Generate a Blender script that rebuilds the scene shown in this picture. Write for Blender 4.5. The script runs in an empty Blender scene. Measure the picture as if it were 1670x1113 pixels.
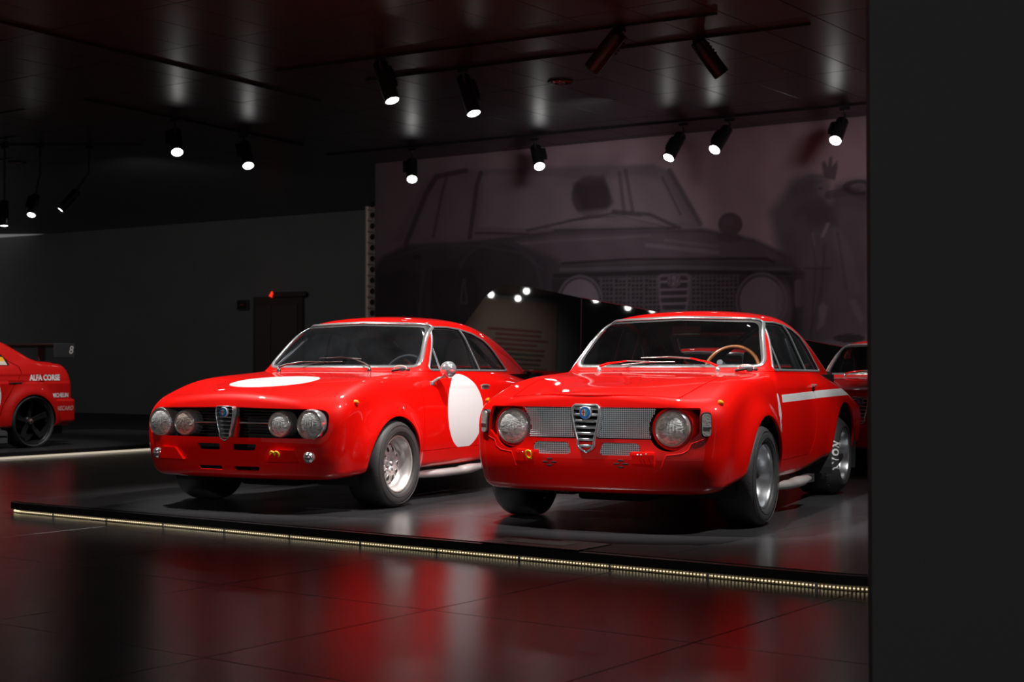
import bpy, bmesh, math, random
import numpy as np
from mathutils import Vector, Matrix

random.seed(4)
SC = bpy.context.scene
COL = SC.collection
R = math.radians
PI = math.pi

# ------------------------------------------------------------------ camera
EYE = 0.9103
cd = bpy.data.cameras.new('camera')
cam = bpy.data.objects.new('camera', cd)
COL.objects.link(cam)
cam.location = (0, 0, EYE)
cam.rotation_euler = (PI / 2 + 0.018941, 0, 0)
cd.sensor_width = 36
cd.lens = 2396.8 / 1670 * 36
cd.clip_end = 200
cd.dof.use_dof = True
cd.dof.focus_distance = 8.8
cd.dof.aperture_fstop = 4.0
SC.camera = cam

# ------------------------------------------------------------------ world, exposure
SC.view_settings.view_transform = 'Standard'
SC.view_settings.look = 'None'
SC.view_settings.exposure = 0.0
SC.view_settings.gamma = 1.0
SC.view_settings.use_curve_mapping = False
SC.cycles.use_denoising = True
SC.cycles.max_bounces = 8
SC.cycles.transparent_max_bounces = 24
SC.cycles.sample_clamp_indirect = 4
SC.cycles.caustics_reflective = False
SC.cycles.caustics_refractive = False
wd = bpy.data.worlds.new('hall')
SC.world = wd
wd.use_nodes = True
wd.node_tree.nodes['Background'].inputs[0].default_value = (1.0, 0.97, 0.97, 1)
wd.node_tree.nodes['Background'].inputs[1].default_value = 0.13

def aim(o, tgt):
    d = Vector(tgt) - o.location
    o.rotation_euler = d.to_track_quat('-Z', 'Y').to_euler()

def spot(loc, tgt, power, size=60, blend=0.5, rad=0.05, col=(1, 0.97, 0.93), name='beam'):
    l = bpy.data.lights.new(name, 'SPOT')
    l.energy = power; l.spot_size = R(size); l.spot_blend = blend
    l.shadow_soft_size = rad; l.color = col
    o = bpy.data.objects.new(name, l)
    COL.objects.link(o)
    o.location = loc
    aim(o, tgt)
    return o

def area(loc, tgt, power, sx, sy, col=(1, 0.97, 0.94), name='soft_light'):
    l = bpy.data.lights.new(name, 'AREA')
    l.shape = 'RECTANGLE'; l.size = sx; l.size_y = sy; l.energy = power; l.color = col
    o = bpy.data.objects.new(name, l)
    COL.objects.link(o)
    o.location = loc
    aim(o, tgt)
    return o

CAR_R = (0.72988, 8.88287, 0.45243)
CAR_L = (-1.48411, 10.03146, 0.46326)
CAR_C = (-6.28, 17.44, R(31))
CAR_T = (2.98, 15.3, 0.60)
def cw(c, u, v, z):
    x, y, t = c
    return (x + u * math.cos(t) + v * math.sin(t), y - u * math.sin(t) + v * math.cos(t), z)
EX = Vector((-0.81, 0.586, 0)).normalized()     # along the platform front, to the left
NX = Vector((0.586, 0.81, 0)).normalized()      # into the hall

# spots of the hall: ceiling ones over the cars, then added fills and washes
spot(cw(CAR_R, -1.2, -1.15, 3.7), cw(CAR_R, -0.1, 0.0, 0.8), 640, 44)
spot(cw(CAR_R, 2.6, -0.4, 3.7), cw(CAR_R, 0.4, 0.5, 0.65), 540, 48)
spot(cw(CAR_R, 0.2, 1.4, 3.9), cw(CAR_R, 0.1, 1.0, 1.0), 260, 70)
spot(cw(CAR_L, -1.5, -0.85, 3.7), cw(CAR_L, -0.1, 0.0, 0.8), 660, 44)
spot(cw(CAR_L, 2.2, -0.3, 3.7), cw(CAR_L, 0.6, 0.5, 0.65), 640, 50)
spot(cw(CAR_L, 0.2, 1.5, 3.9), cw(CAR_L, 0.1, 1.1, 1.0), 260, 70)
spot((-1.7, -1.0, 3.0), cw(CAR_L, 0.0, -0.7, 0.57), 640, 9, 1.0, 0.12)  # unseen fill added behind the camera to brighten grille and headlamps
spot((0.2, -1.0, 3.0), cw(CAR_R, 0.0, -0.7, 0.63), 950, 8.5, 1.0, 0.12)  # same added fill for the right coupe's face
spot(cw(CAR_R, 2.6, 0.9, 3.7), cw(CAR_R, 0.8, 2.35, 0.3), 170, 34)  # unseen spot added to brighten the rear wheel
spot(cw(CAR_C, 2.4, -0.6, 3.55), cw(CAR_C, 0.6, -0.2, 0.6), 300, 50)
spot(cw(CAR_T, 0.9, -1.4, 3.5), cw(CAR_T, 0.4, 0.6, 0.9), 70, 60)
spot((1.6, 13.0, 3.7), (2.0, 14.4, 1.0), 200, 60)  # unseen spot added so the car behind shows through the windows
spot((4.2, 14.6, 3.9), (3.4, 18.4, 1.8), 95, 100, 1.0, 0.3)  # unseen wash added to brighten the mural, right part
spot((1.0, 16.8, 3.9), (-.2, 20.6, 1.9), 115, 110, 1.0, 0.3)  # unseen wash added for the mural's left part
spot((-10, 21.0, 3.5), (-10, 27, 1.2), 60, 120, 1.0, 0.3)  # unseen wide fill added to lift the dark back wall
spot((-5.5, 21.0, 3.5), (-5.5, 26, 1.2), 80, 120, 1.0, 0.3)  # second added fill for the back wall

# ------------------------------------------------------------------ materials
MATS = {}
def new_mat(name):
    m = bpy.data.materials.new(name)
    m.use_nodes = True
    nt = m.node_tree
    return m, nt, nt.nodes['Principled BSDF']

def mat(name, col, rough=0.5, metal=0.0, coat=0.0, spec=0.5, emit=None, estr=0.0, bump=0.0, bscale=60.0, var=0.0, vscale=4.0, alpha=None, rvar=0.0):
    if name in MATS:
        return MATS[name]
    m, nt, b = new_mat(name)
    b.inputs['Base Color'].default_value = (*col, 1)
    b.inputs['Roughness'].default_value = rough
    b.inputs['Metallic'].default_value = metal
    b.inputs['Coat Weight'].default_value = coat
    b.inputs['Coat Roughness'].default_value = 0.03
    b.inputs['Specular IOR Level'].default_value = spec
    if emit:
        b.inputs['Emission Color'].default_value = (*emit, 1)
        b.inputs['Emission Strength'].default_value = estr
    L = nt.links
    tc = nt.nodes.new('ShaderNodeTexCoord')
    if bump:
        n = nt.nodes.new('ShaderNodeTexNoise'); n.inputs['Scale'].default_value = bscale
        L.new(tc.outputs['Object'], n.inputs['Vector'])
        bp = nt.nodes.new('ShaderNodeBump'); bp.inputs['Strength'].default_value = bump
        bp.inputs['Distance'].default_value = 0.01
        L.new(n.outputs['Fac'], bp.inputs['Height'])
        L.new(bp.outputs['Normal'], b.inputs['Normal'])
    if var or rvar:
        n = nt.nodes.new('ShaderNodeTexNoise'); n.inputs['Scale'].default_value = vscale
        n.inputs['Detail'].default_value = 6
        L.new(tc.outputs['Object'], n.inputs['Vector'])
        if var:
            mx = nt.nodes.new('ShaderNodeMixRGB')
            mx.inputs[1].default_value = (*[c * (1 - var) for c in col], 1)
            mx.inputs[2].default_value = (*[min(1, c * (1 + var)) for c in col], 1)
            L.new(n.outputs['Fac'], mx.inputs[0]); L.new(mx.outputs[0], b.inputs['Base Color'])
        if rvar:
            mr = nt.nodes.new('ShaderNodeMapRange')
            mr.inputs['To Min'].default_value = rough - rvar; mr.inputs['To Max'].default_value = rough + rvar
            L.new(n.outputs['Fac'], mr.inputs['Value']); L.new(mr.outputs[0], b.inputs['Roughness'])
    MATS[name] = m
    return m

def glass_mat(name, tint, gloss=0.05, rough=0.02, dirt=0.0, dcol=(0.3, 0.33, 0.36)):
    m = bpy.data.materials.new(name); m.use_nodes = True
    nt = m.node_tree; nt.nodes.clear(); L = nt.links
    out = nt.nodes.new('ShaderNodeOutputMaterial')
    tr = nt.nodes.new('ShaderNodeBsdfTransparent'); tr.inputs[0].default_value = (*tint, 1)
    gl = nt.nodes.new('ShaderNodeBsdfGlossy'); gl.inputs['Roughness'].default_value = rough
    lw = nt.nodes.new('ShaderNodeLayerWeight'); lw.inputs['Blend'].default_value = .5
    pw = nt.nodes.new('ShaderNodeMath'); pw.operation = 'POWER'; pw.inputs[1].default_value = 5
    fr = nt.nodes.new('ShaderNodeMath'); fr.operation = 'MULTIPLY_ADD'; fr.inputs[1].default_value = .93; fr.inputs[2].default_value = .045
    L.new(lw.outputs['Facing'], pw.inputs[0]); L.new(pw.outputs[0], fr.inputs[0])
    mx = nt.nodes.new('ShaderNodeMixShader')
    L.new(fr.outputs[0], mx.inputs[0]); L.new(tr.outputs[0], mx.inputs[1]); L.new(gl.outputs[0], mx.inputs[2])
    last = mx
    if dirt:
        df = nt.nodes.new('ShaderNodeBsdfDiffuse'); df.inputs[0].default_value = (*dcol, 1)
        tc = nt.nodes.new('ShaderNodeTexCoord'); n = nt.nodes.new('ShaderNodeTexNoise')
        n.inputs['Scale'].default_value = 5; n.inputs['Detail'].default_value = 8
        L.new(tc.outputs['Object'], n.inputs['Vector'])
        ml = nt.nodes.new('ShaderNodeMath'); ml.operation = 'MULTIPLY'; ml.inputs[1].default_value = dirt
        L.new(n.outputs['Fac'], ml.inputs[0])
        m2 = nt.nodes.new('ShaderNodeMixShader')
        L.new(ml.outputs[0], m2.inputs[0]); L.new(mx.outputs[0], m2.inputs[1]); L.new(df.outputs[0], m2.inputs[2])
        last = m2
    L.new(last.outputs[0], out.inputs[0])
    MATS[name] = m
    return m

RED = mat('red_paint', (0.86, 0.0045, 0.0022), 0.45, coat=1.0, spec=0.08)
RED2 = mat('race_red_paint', (0.62, 0.006, 0.004), 0.4, coat=0.6)
WHITE = mat('white_paint', (0.86, 0.87, 0.88), 0.35, coat=0.7)
BLACKP = mat('black_rubber', (0.022, 0.022, 0.024), 0.6)
TYRE = mat('tyre_rubber', (0.05, 0.05, 0.052), 0.55, bump=0.15, bscale=90)
DARK = mat('black_underbody', (0.03, 0.03, 0.032), 0.75)
CHROME = mat('chrome', (0.82, 0.86, 0.88), 0.14, .80)
CHROME2 = mat('bright_trim', (0.72, 0.78, 0.82), 0.22, .8)
SILVER = mat('painted_alloy', (0.62, 0.60, 0.59), 0.38, 0.55)
ALLOY = mat('polished_alloy', (0.70, 0.73, 0.77), 0.25, 0.9)
DALLOY = mat('dark_wheel_alloy', (0.03, 0.03, 0.034), 0.35, 0.5)
AMBER = mat('amber_lens', (0.95, 0.28, 0.02), 0.15, coat=1)
YELLOW = mat('yellow_hook_paint', (0.95, 0.62, 0.01), 0.4)
TAN = mat('tan_headliner', (0.80, 0.50, 0.38), 0.8)
TAN2 = mat('brown_headliner', (0.36, 0.19, 0.13), 0.8)
BLKI = mat('black_interior', (0.018, 0.018, 0.02), 0.6)
CAGE = mat('black_roll_bar', (0.02, 0.02, 0.022), 0.35)
WOOD = mat('varnished_wood_rim', (0.42, 0.13, 0.03), 0.25, coat=1, var=0.3, vscale=20)
MESHM = mat('wire_mesh_metal', (0.66, 0.78, 0.82), 0.4, 0.1)
EXH = mat('satin_silver_pipe', (0.80, 0.78, 0.77), 0.38, 0.6, bump=0.1)
BLUE = mat('badge_blue', (0.01, 0.16, 0.55), 0.25, coat=1)
CYANB = mat('badge_light_blue', (0.10, 0.45, 0.65), 0.25, coat=1)
CROSS = mat('badge_red', (0.65, 0.03, 0.02), 0.3)
GREEN = mat('badge_green', (0.03, 0.22, 0.15), 0.3)
REFL = mat('lamp_reflector', (0.86, 0.87, 0.88), 0.16, 0.95, bump=0.5, bscale=25)
REFLW = mat('warm_lamp_reflector', (0.86, 0.74, 0.66), 0.2, 0.9, bump=0.5, bscale=22)
GLASS = glass_mat('clear_glass', (0.86, 0.89, 0.90), dirt=0.012)
GLASSL = glass_mat('dusty_windscreen_glass', (0.72, 0.76, 0.80), dirt=0.035, rough=0.08)
GLASSD = glass_mat('smoky_side_glass', (0.62, 0.66, 0.70), dirt=0.05)
def lens_mat(name, lo, hi, warm=(1, 1, 1)):
    m, nt, b = new_mat(name); L = nt.links
    tc = nt.nodes.new('ShaderNodeTexCoord')
    mp = nt.nodes.new('ShaderNodeMapping'); mp.inputs['Scale'].default_value = (1, 1, 2.2)
    n = nt.nodes.new('ShaderNodeTexNoise'); n.inputs['Scale'].default_value = 22; n.inputs['Detail'].default_value = 3; n.inputs['Distortion'].default_value = 1.2
    L.new(tc.outputs['Object'], mp.inputs[0]); L.new(mp.outputs[0], n.inputs['Vector'])
    cr = nt.nodes.new('ShaderNodeValToRGB'); e = cr.color_ramp.elements
    e[0].position = .36; e[0].color = (lo * warm[0], lo * warm[1], lo * warm[2], 1); e[1].position = .66; e[1].color = (hi * warm[0], hi * warm[1], hi * warm[2], 1)  # bright and dark glints of cut glass painted in as noise colour
    L.new(n.outputs['Fac'], cr.inputs[0]); L.new(cr.outputs[0], b.inputs['Base Color'])
    b.inputs['Metallic'].default_value = .12; b.inputs['Roughness'].default_value = .28; b.inputs['Coat Weight'].default_value = 1
    v = nt.nodes.new('ShaderNodeTexVoronoi'); v.inputs['Scale'].default_value = 60
    L.new(mp.outputs[0], v.inputs['Vector'])
    bp = nt.nodes.new('ShaderNodeBump'); bp.inputs['Strength'].default_value = .5; bp.inputs['Distance'].default_value = .004
    L.new(v.outputs['Distance'], bp.inputs['Height']); L.new(bp.outputs[0], b.inputs['Normal'])
    MATS[name] = m; return m
LENS = lens_mat('cut_glass_lens', .42, 1.0)
LENSY = lens_mat('warm_cut_glass_lens', .25, .85, (1, .80, .68))
LENSW = mat('cloudy_indicator_lens', (0.55, 0.52, 0.50), 0.2, coat=1, bump=0.4, bscale=120)
EMIT = mat('lit_lamp_face', (1, 1, 1), 0.5, emit=(1.0, 0.99, 0.97), estr=14)
LED = mat('warm_led', (1, 1, 1), 0.5, emit=(1.0, 0.82, 0.50), estr=1.1)

# ------------------------------------------------------------------ object helpers
def link(o, parent=None):
    COL.objects.link(o)
    if parent is not None:
        o.parent = parent
    return o

def tag(o, label=None, cat=None, group=None, kind=None):
    if label: o['label'] = label
    if cat: o['category'] = cat
    if group: o['group'] = group
    if kind: o['kind'] = kind
    return o

def empty(name, loc=(0, 0, 0), rz=0.0, parent=None):
    o = bpy.data.objects.new(name, None)
    o.location = loc; o.rotation_euler = (0, 0, rz)
    o.empty_display_size = 0.2
    return link(o, parent)

def copy_tree(o, parent=None):
    c = o.copy(); COL.objects.link(c); c.parent = parent
    for ch in list(o.children):
        copy_tree(ch, c)
    return c

class MB:
    """collects simple shapes into one mesh"""
    def __init__(s): s.v = []; s.f = []; s.sm = []
    def add(s, vs, fs, smooth=False):
        b = len(s.v); s.v += [tuple(p) for p in vs]
        s.f += [tuple(i + b for i in f) for f in fs]; s.sm += [smooth] * len(fs)
        return s
    def box(s, c, d, rz=0.0, rx=0.0, ry=0.0, taper=1.0):
        M = Matrix.Translation(c) @ Matrix.Rotation(rz, 4, 'Z') @ Matrix.Rotation(rx, 4, 'X') @ Matrix.Rotation(ry, 4, 'Y')
        x, y, z = [k / 2 for k in d]; t = taper
        vs = [M @ Vector(p) for p in [(-x, -y, -z), (x, -y, -z), (x, y, -z), (-x, y, -z), (-x * t, -y * t, z), (x * t, -y * t, z), (x * t, y * t, z), (-x * t, y * t, z)]]
        return s.add(vs, [(0, 3, 2, 1), (4, 5, 6, 7), (0, 1, 5, 4), (1, 2, 6, 5), (2, 3, 7, 6), (3, 0, 4, 7)])
    def bevbox(s, c, d, b=0.01, rz=0.0, rx=0.0):
        bm = bmesh.new(); bmesh.ops.create_cube(bm, size=1)
        for v in bm.verts: v.co = Vector((v.co.x * d[0], v.co.y * d[1], v.co.z * d[2]))
        bmesh.ops.bevel(bm, geom=bm.edges[:], offset=b, segments=2, affect='EDGES', profile=0.6)
        M = Matrix.Translation(c) @ Matrix.Rotation(rz, 4, 'Z') @ Matrix.Rotation(rx, 4, 'X')
        bm.verts.index_update()
        s.add([M @ v.co for v in bm.verts], [[v.index for v in f.verts] for f in bm.faces])
        bm.free(); return s
    def tube(s, pts, r, n=8, closed=False, flat=1.0, up=None, cap=True):
        pts = [Vector(p) for p in pts]; m = len(pts); rings = []
        rr = r if isinstance(r, (list, tuple)) else [r] * m
        prev = None
        for i, p in enumerate(pts):
            a = pts[(i - 1) % m] if (closed or i > 0) else p
            b = pts[(i + 1) % m] if (closed or i < m - 1) else p
            t = (b - a).normalized()
            if up is not None:
                x = up[i] if isinstance(up, list) else Vector(up)
            else:
                x = prev if prev is not None else (Vector((0, 0, 1)) if abs(t.z) < 0.9 else Vector((1, 0, 0)))
            x = (x - t * x.dot(t)); x = x.normalized() if x.length > 1e-6 else t.orthogonal().normalized()
            prev = x
            y = t.cross(x)
            rings.append([p + (x * math.cos(2 * PI * k / n) * flat + y * math.sin(2 * PI * k / n)) * rr[i] for k in range(n)])
        vs = [q for rg in rings for q in rg]; fs = []
        for i in range(m if closed else m - 1):
            j = (i + 1) % m
            for k in range(n):
                l = (k + 1) % n
                fs.append((i * n + k, i * n + l, j * n + l, j * n + k))
        s.add(vs, fs, True)
        if cap and not closed:
            s.add(rings[0], [tuple(range(n))[::-1]]); s.add(rings[-1], [tuple(range(n))])
        return s
    def lathe(s, prof, c=(0, 0, 0), axis='y', n=32, smooth=True, closed=False):
        """prof: (radius, along) pairs"""
        vs = []; fs = []; m = len(prof)
        for r, a in prof:
            for k in range(n):
                t = 2 * PI * k / n
                p = (r * math.cos(t), r * math.sin(t))
                q = {'y': (p[0], a, p[1]), 'x': (a, p[0], p[1]), 'z': (p[0], p[1], a)}[axis]
                vs.append((q[0] + c[0], q[1] + c[1], q[2] + c[2]))
        for i in range(m if closed else m - 1):
            j = (i + 1) % m
            for k in range(n):
                l = (k + 1) % n
                fs.append((i * n + k, i * n + l, j * n + l, j * n + k))
        return s.add(vs, fs, smooth)
    def prism(s, poly, depth, M=None):
        """poly in xz, extruded along +y"""
        n = len(poly); M = M or Matrix.Identity(4)
        vs = [M @ Vector((x, 0, z)) for x, z in poly] + [M @ Vector((x, depth, z)) for x, z in poly]
        fs = [tuple(range(n)), tuple(range(n, 2 * n))[::-1]] + [(i, i + n, (i + 1) % n + n, (i + 1) % n) for i in range(n)]
        return s.add(vs, fs)
    def build(s, name, m, parent=None, loc=None, rot=None, recalc=True, auto=None):
        me = bpy.data.meshes.new(name)
        me.from_pydata(s.v, [], s.f)
        me.polygons.foreach_set('use_smooth', s.sm)
        if recalc:
            bm = bmesh.new(); bm.from_mesh(me); bmesh.ops.recalc_face_normals(bm, faces=bm.faces[:]); bm.to_mesh(me); bm.free()
        me.materials.append(m)
        o = bpy.data.objects.new(name, me)
        if loc is not None: o.location = loc
        if rot is not None: o.rotation_euler = rot
        return link(o, parent)

# ------------------------------------------------------------------ numeric tools: splines, implicit surface, clipping
def spl(xs, ys):
    xs = np.array(xs, float); ys = np.array(ys, float)
    d = np.diff(xs); s = np.diff(ys) / d
    m = np.empty(len(xs)); m[0] = s[0]; m[-1] = s[-1]
    m[1:-1] = (s[:-1] * d[1:] + s[1:] * d[:-1]) / (d[1:] + d[:-1])
    X = np.linspace(xs[0], xs[-1], 3000)
    i = np.clip(np.searchsorted(xs, X) - 1, 0, len(d) - 1)
    t = (X - xs[i]) / d[i]
    Y = ys[i] * (1 + 2 * t) * (1 - t) ** 2 + m[i] * d[i] * t * (1 - t) ** 2 + ys[i + 1] * t * t * (3 - 2 * t) - m[i + 1] * d[i] * t * t * (1 - t)
    return lambda q: np.interp(q, X, Y)

def smax(a, b, k):
    h = np.maximum(k - np.abs(a - b), 0) / k
    return np.maximum(a, b) + h * h * k * 0.25
def smin(a, b, k): return -smax(-a, -b, k)
def sstep(x, a, b):
    t = np.clip((x - a) / (b - a), 0, 1); return t * t * (3 - 2 * t)

def grad(f, P, e=0.004):
    g = np.empty_like(P)
    for i in range(3):
        A = P.copy(); A[:, i] += e; B = P.copy(); B[:, i] -= e
        g[:, i] = (f(A[:, 0], A[:, 1], A[:, 2]) - f(B[:, 0], B[:, 1], B[:, 2])) / (2 * e)
    return g

def polygonise(f, lo, hi, h, iters=4):
    lo = np.array(lo, float); n = [int(math.ceil((hi[i] - lo[i]) / h)) + 1 for i in range(3)]
    ax = [lo[i] + h * np.arange(n[i]) for i in range(3)]
    F = np.asarray(f(ax[0][:, None, None], ax[1][None, :, None], ax[2][None, None, :]), dtype=np.float32)
    F = np.broadcast_to(F, n)
    S = F < 0
    c = S[:-1, :-1, :-1]
    allin = np.ones_like(c); anyin = np.zeros_like(c)
    for a in (0, 1):
        for b in (0, 1):
            for d in (0, 1):
                q = S[a:n[0] - 1 + a, b:n[1] - 1 + b, d:n[2] - 1 + d]
                allin &= q; anyin |= q
    act = anyin & ~allin
    I = np.argwhere(act)
    vid = -np.ones(act.shape, np.int32); vid[act] = np.arange(len(I))
    cv = {}
    for a in (0, 1):
        for b in (0, 1):
            for d in (0, 1):
                cv[(a, b, d)] = F[I[:, 0] + a, I[:, 1] + b, I[:, 2] + d].astype(float)
    acc = np.zeros((len(I), 3)); cnt = np.zeros(len(I))
    cs = list(cv)
    for p in cs:
        for axx in range(3):
            if p[axx] == 0:
                q = list(p); q[axx] = 1; q = tuple(q)
                a, b = cv[p], cv[q]
                m = (a < 0) != (b < 0)
                t = np.where(m, a / np.where(m, a - b, 1), 0)
                pt = np.tile(np.array(p, float), (len(I), 1)); pt[:, axx] = t
                acc[m] += pt[m]; cnt[m] += 1
    V = lo + h * (I + acc / cnt[:, None])
    quads = []
    for axx in range(3):
        sl0 = [slice(1, n[i] - 1) for i in range(3)]; sl0[axx] = slice(0, n[axx] - 1)
        sl1 = list(sl0); sl1[axx] = slice(1, n[axx])
        A = S[tuple(sl0)]; B = S[tuple(sl1)]
        E = np.argwhere(A != B)
        if not len(E): continue
        off = np.ones(3, int); off[axx] = 0
        E = E + off
        b1, b2 = (axx + 1) % 3, (axx + 2) % 3
        e1 = np.zeros(3, int); e1[b1] = 1; e2 = np.zeros(3, int); e2[b2] = 1
        g = lambda q: vid[q[:, 0], q[:, 1], q[:, 2]]
        Q = np.c_[g(E - e1 - e2), g(E - e2), g(E), g(E - e1)]
        ins = S[E[:, 0], E[:, 1], E[:, 2]]
        Q[~ins] = Q[~ins][:, ::-1]
        quads.append(Q)
    Q = np.concatenate(quads)
    for _ in range(iters):
        fv = f(V[:, 0], V[:, 1], V[:, 2]); g = grad(f, V)
        st = -(fv / np.maximum((g * g).sum(1), 0.05))[:, None] * g
        ln = np.linalg.norm(st, axis=1); st *= np.minimum(1, 0.6 * h / np.maximum(ln, 1e-9))[:, None]
        V = V + st
    # consistent orientation from the gradient
    T = np.concatenate([Q[:, [0, 1, 2]], Q[:, [0, 2, 3]]])
    nrm = np.cross(V[T[:, 1]] - V[T[:, 0]], V[T[:, 2]] - V[T[:, 0]])
    g = grad(f, V[T].mean(1))
    bad = (nrm * g).sum(1) < 0
    T[bad] = T[bad][:, ::-1]
    return V, T

def clip(V, T, g):
    """split a triangle mesh by a per-vertex field; returns ((V, T inside g<0), (V, T outside))"""
    g = np.where(np.abs(g) < 1e-7, 1e-7, g)
    s = g < 0
    k = s[T].sum(1)
    ins = T[k == 3]; out = T[k == 0]
    newv = []; key = {}
    TI = []; TO = []
    base = len(V)
    def mid(a, b):
        kk = (a, b) if a < b else (b, a)
        if kk in key: return key[kk]
        a2, b2 = kk
        t = g[a2] / (g[a2] - g[b2])
        newv.append(V[a2] + t * (V[b2] - V[a2])); key[kk] = base + len(newv) - 1
        return key[kk]
    for tri in T[(k == 1) | (k == 2)]:
        a, b, c = (int(q) for q in tri)
        one = int(s[a]) + int(s[b]) + int(s[c]) == 1
        want = one
        while s[a] != want or (s[b] == want) or (s[c] == want):
            a, b, c = b, c, a
        p, q = mid(a, b), mid(a, c)
        A = [(a, p, q)]; B = [(p, b, c), (p, c, q)]
        if one: TI += A; TO += B
        else: TO += A; TI += B
    V2 = np.concatenate([V, np.array(newv)]) if newv else V
    if TI: ins = np.concatenate([ins, np.array(TI, int)])
    if TO: out = np.concatenate([out, np.array(TO, int)])
    return (V2, ins), (V2, out)

def compact(V, T):
    u, inv = np.unique(T, return_inverse=True)
    return V[u], inv.reshape(-1, 3)

def sdpoly(P, x, y, chunk=60000):
    """signed distance to polygon (negative inside)"""
    P = np.array(P, float); Q = np.roll(P, -1, 0)
    res = np.empty(len(x))
    for s in range(0, len(x), chunk):
        X = x[s:s + chunk][:, None]; Y = y[s:s + chunk][:, None]
        ex, ey = Q[:, 0] - P[:, 0], Q[:, 1] - P[:, 1]
        wx, wy = X - P[:, 0], Y - P[:, 1]
        t = np.clip((wx * ex + wy * ey) / (ex * ex + ey * ey + 1e-12), 0, 1)
        d = ((wx - ex * t) ** 2 + (wy - ey * t) ** 2).min(1) ** 0.5
        cond = (P[:, 1] > Y) != (Q[:, 1] > Y)
        xi = ex * (Y - P[:, 1]) / np.where(np.abs(ey) < 1e-12, 1e-12, ey) + P[:, 0]
        ins = (cond & (X < xi)).sum(1) % 2 == 1
        res[s:s + chunk] = np.where(ins, -d, d)
    return res

def rpoly(pts, r, n=6):
    """polygon with rounded corners (r: one radius or one per corner)"""
    out = []; m = len(pts)
    for i in range(m):
        p = Vector(pts[i]); a = Vector(pts[i - 1]); b = Vector(pts[(i + 1) % m])
        rr = r[i] if isinstance(r, (list, tuple)) else r
        if rr <= 0: out.append(tuple(p)); continue
        da = (a - p).normalized(); db = (b - p).normalized()
        ang = da.angle(db)
        if ang > 3.05: out.append(tuple(p)); continue
        t = min(rr / math.tan(ang / 2), (a - p).length * 0.48, (b - p).length * 0.48)
        p0 = p + da * t; p1 = p + db * t
        for k in range(n + 1):
            w = k / n
            out.append(tuple(p0 * (1 - w) ** 2 + p * 2 * w * (1 - w) + p1 * w * w))
    return out

def boundary_loops(T):
    E = np.concatenate([T[:, [0, 1]], T[:, [1, 2]], T[:, [2, 0]]])
    S = set(map(tuple, E.tolist()))
    nxt = {}
    for a, b in S:
        if (b, a) not in S: nxt.setdefault(a, []).append(b)
    loops = []
    while nxt:
        a = next(iter(nxt)); loop = [a]
        while True:
            l = nxt.get(a)
            if not l: break
            b = l.pop()
            if not l: del nxt[a]
            if b == loop[0]: break
            loop.append(b); a = b
        loops.append(loop)
    return sorted(loops, key=len, reverse=True)

def mesh_obj(name, V, T, f, m, parent=None, flange=0.0, fdir=None, offset=0.0, sel=None, back=None):
    """surface piece with shading normals from the implicit field; flange: depth of the folded edge"""
    V, T = compact(V, T)
    if not len(T): return None
    N = grad(f, V); N /= np.maximum(np.linalg.norm(N, axis=1), 1e-9)[:, None]
    if offset: V = V + N * offset
    nv = len(V)
    if flange:
        A = []; FN = []; FT = []
        for loop in boundary_loops(T):
            L = len(loop)
            if L < 4: continue
            P = V[loop]; D = -N[loop] * flange if fdir is None else np.tile(np.array(fdir, float) * flange, (L, 1))
            tang = np.roll(P, -1, 0) - np.roll(P, 1, 0)
            fn = np.cross(tang, D); fn /= np.maximum(np.linalg.norm(fn, axis=1), 1e-9)[:, None]
            b = nv + sum(len(a) for a in A)
            A.append(P); A.append(P + D); FN.append(fn); FN.append(fn)
            i = np.arange(L); j = (i + 1) % L
            ok = np.linalg.norm(P[j] - P[i], axis=1) < 0.08
            i = i[ok]; j = j[ok]
            FT.append(np.c_[b + i, b + L + i, b + L + j]); FT.append(np.c_[b + i, b + L + j, b + j])
        if A:
            V = np.concatenate([V] + A); N = np.concatenate([N] + [-x for x in FN]); T = np.concatenate([T] + FT)
    me = bpy.data.meshes.new(name)
    me.vertices.add(len(V)); me.vertices.foreach_set('co', V.astype(np.float32).ravel())
    me.loops.add(len(T) * 3); me.loops.foreach_set('vertex_index', T.astype(np.int32).ravel())
    me.polygons.add(len(T)); me.polygons.foreach_set('loop_start', np.arange(0, len(T) * 3, 3, dtype=np.int32))
    me.polygons.foreach_set('use_smooth', np.ones(len(T), bool))
    me.update(calc_edges=True)
    me.normals_split_custom_set_from_vertices(N.tolist())
    me.materials.append(m)
    o = bpy.data.objects.new(name, me)
    return link(o, parent)

def smooth_loop(P, closed=True, step=0.02, it=3):
    P = np.array(P)
    for _ in range(it):
        a, b = np.roll(P, 1, 0), np.roll(P, -1, 0)
        Q = 0.5 * P + 0.25 * (a + b)
        if not closed: Q[0] = P[0]; Q[-1] = P[-1]
        P = Q
    R_ = np.concatenate([P, P[:1]]) if closed else P
    d = np.r_[0, np.cumsum(np.linalg.norm(np.diff(R_, axis=0), axis=1))]
    n = max(6, int(d[-1] / step))
    t = np.linspace(0, d[-1], n, endpoint=not closed)
    return np.c_[[np.interp(t, d, R_[:, i]) for i in range(3)]].T

def trim_from(V, T, f, name, r, m, parent, off=0.0, flat=0.6, n=8, pick=0):
    V, T = compact(V, T)
    lp = boundary_loops(T)[pick]
    P = smooth_loop(V[lp])
    N = grad(f, P); N /= np.linalg.norm(N, axis=1)[:, None]
    mb = MB(); mb.tube([Vector(p) for p in P + N * off], r, n, True, flat, [Vector(q) for q in N])
    return mb.build(name, m, parent)

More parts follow.
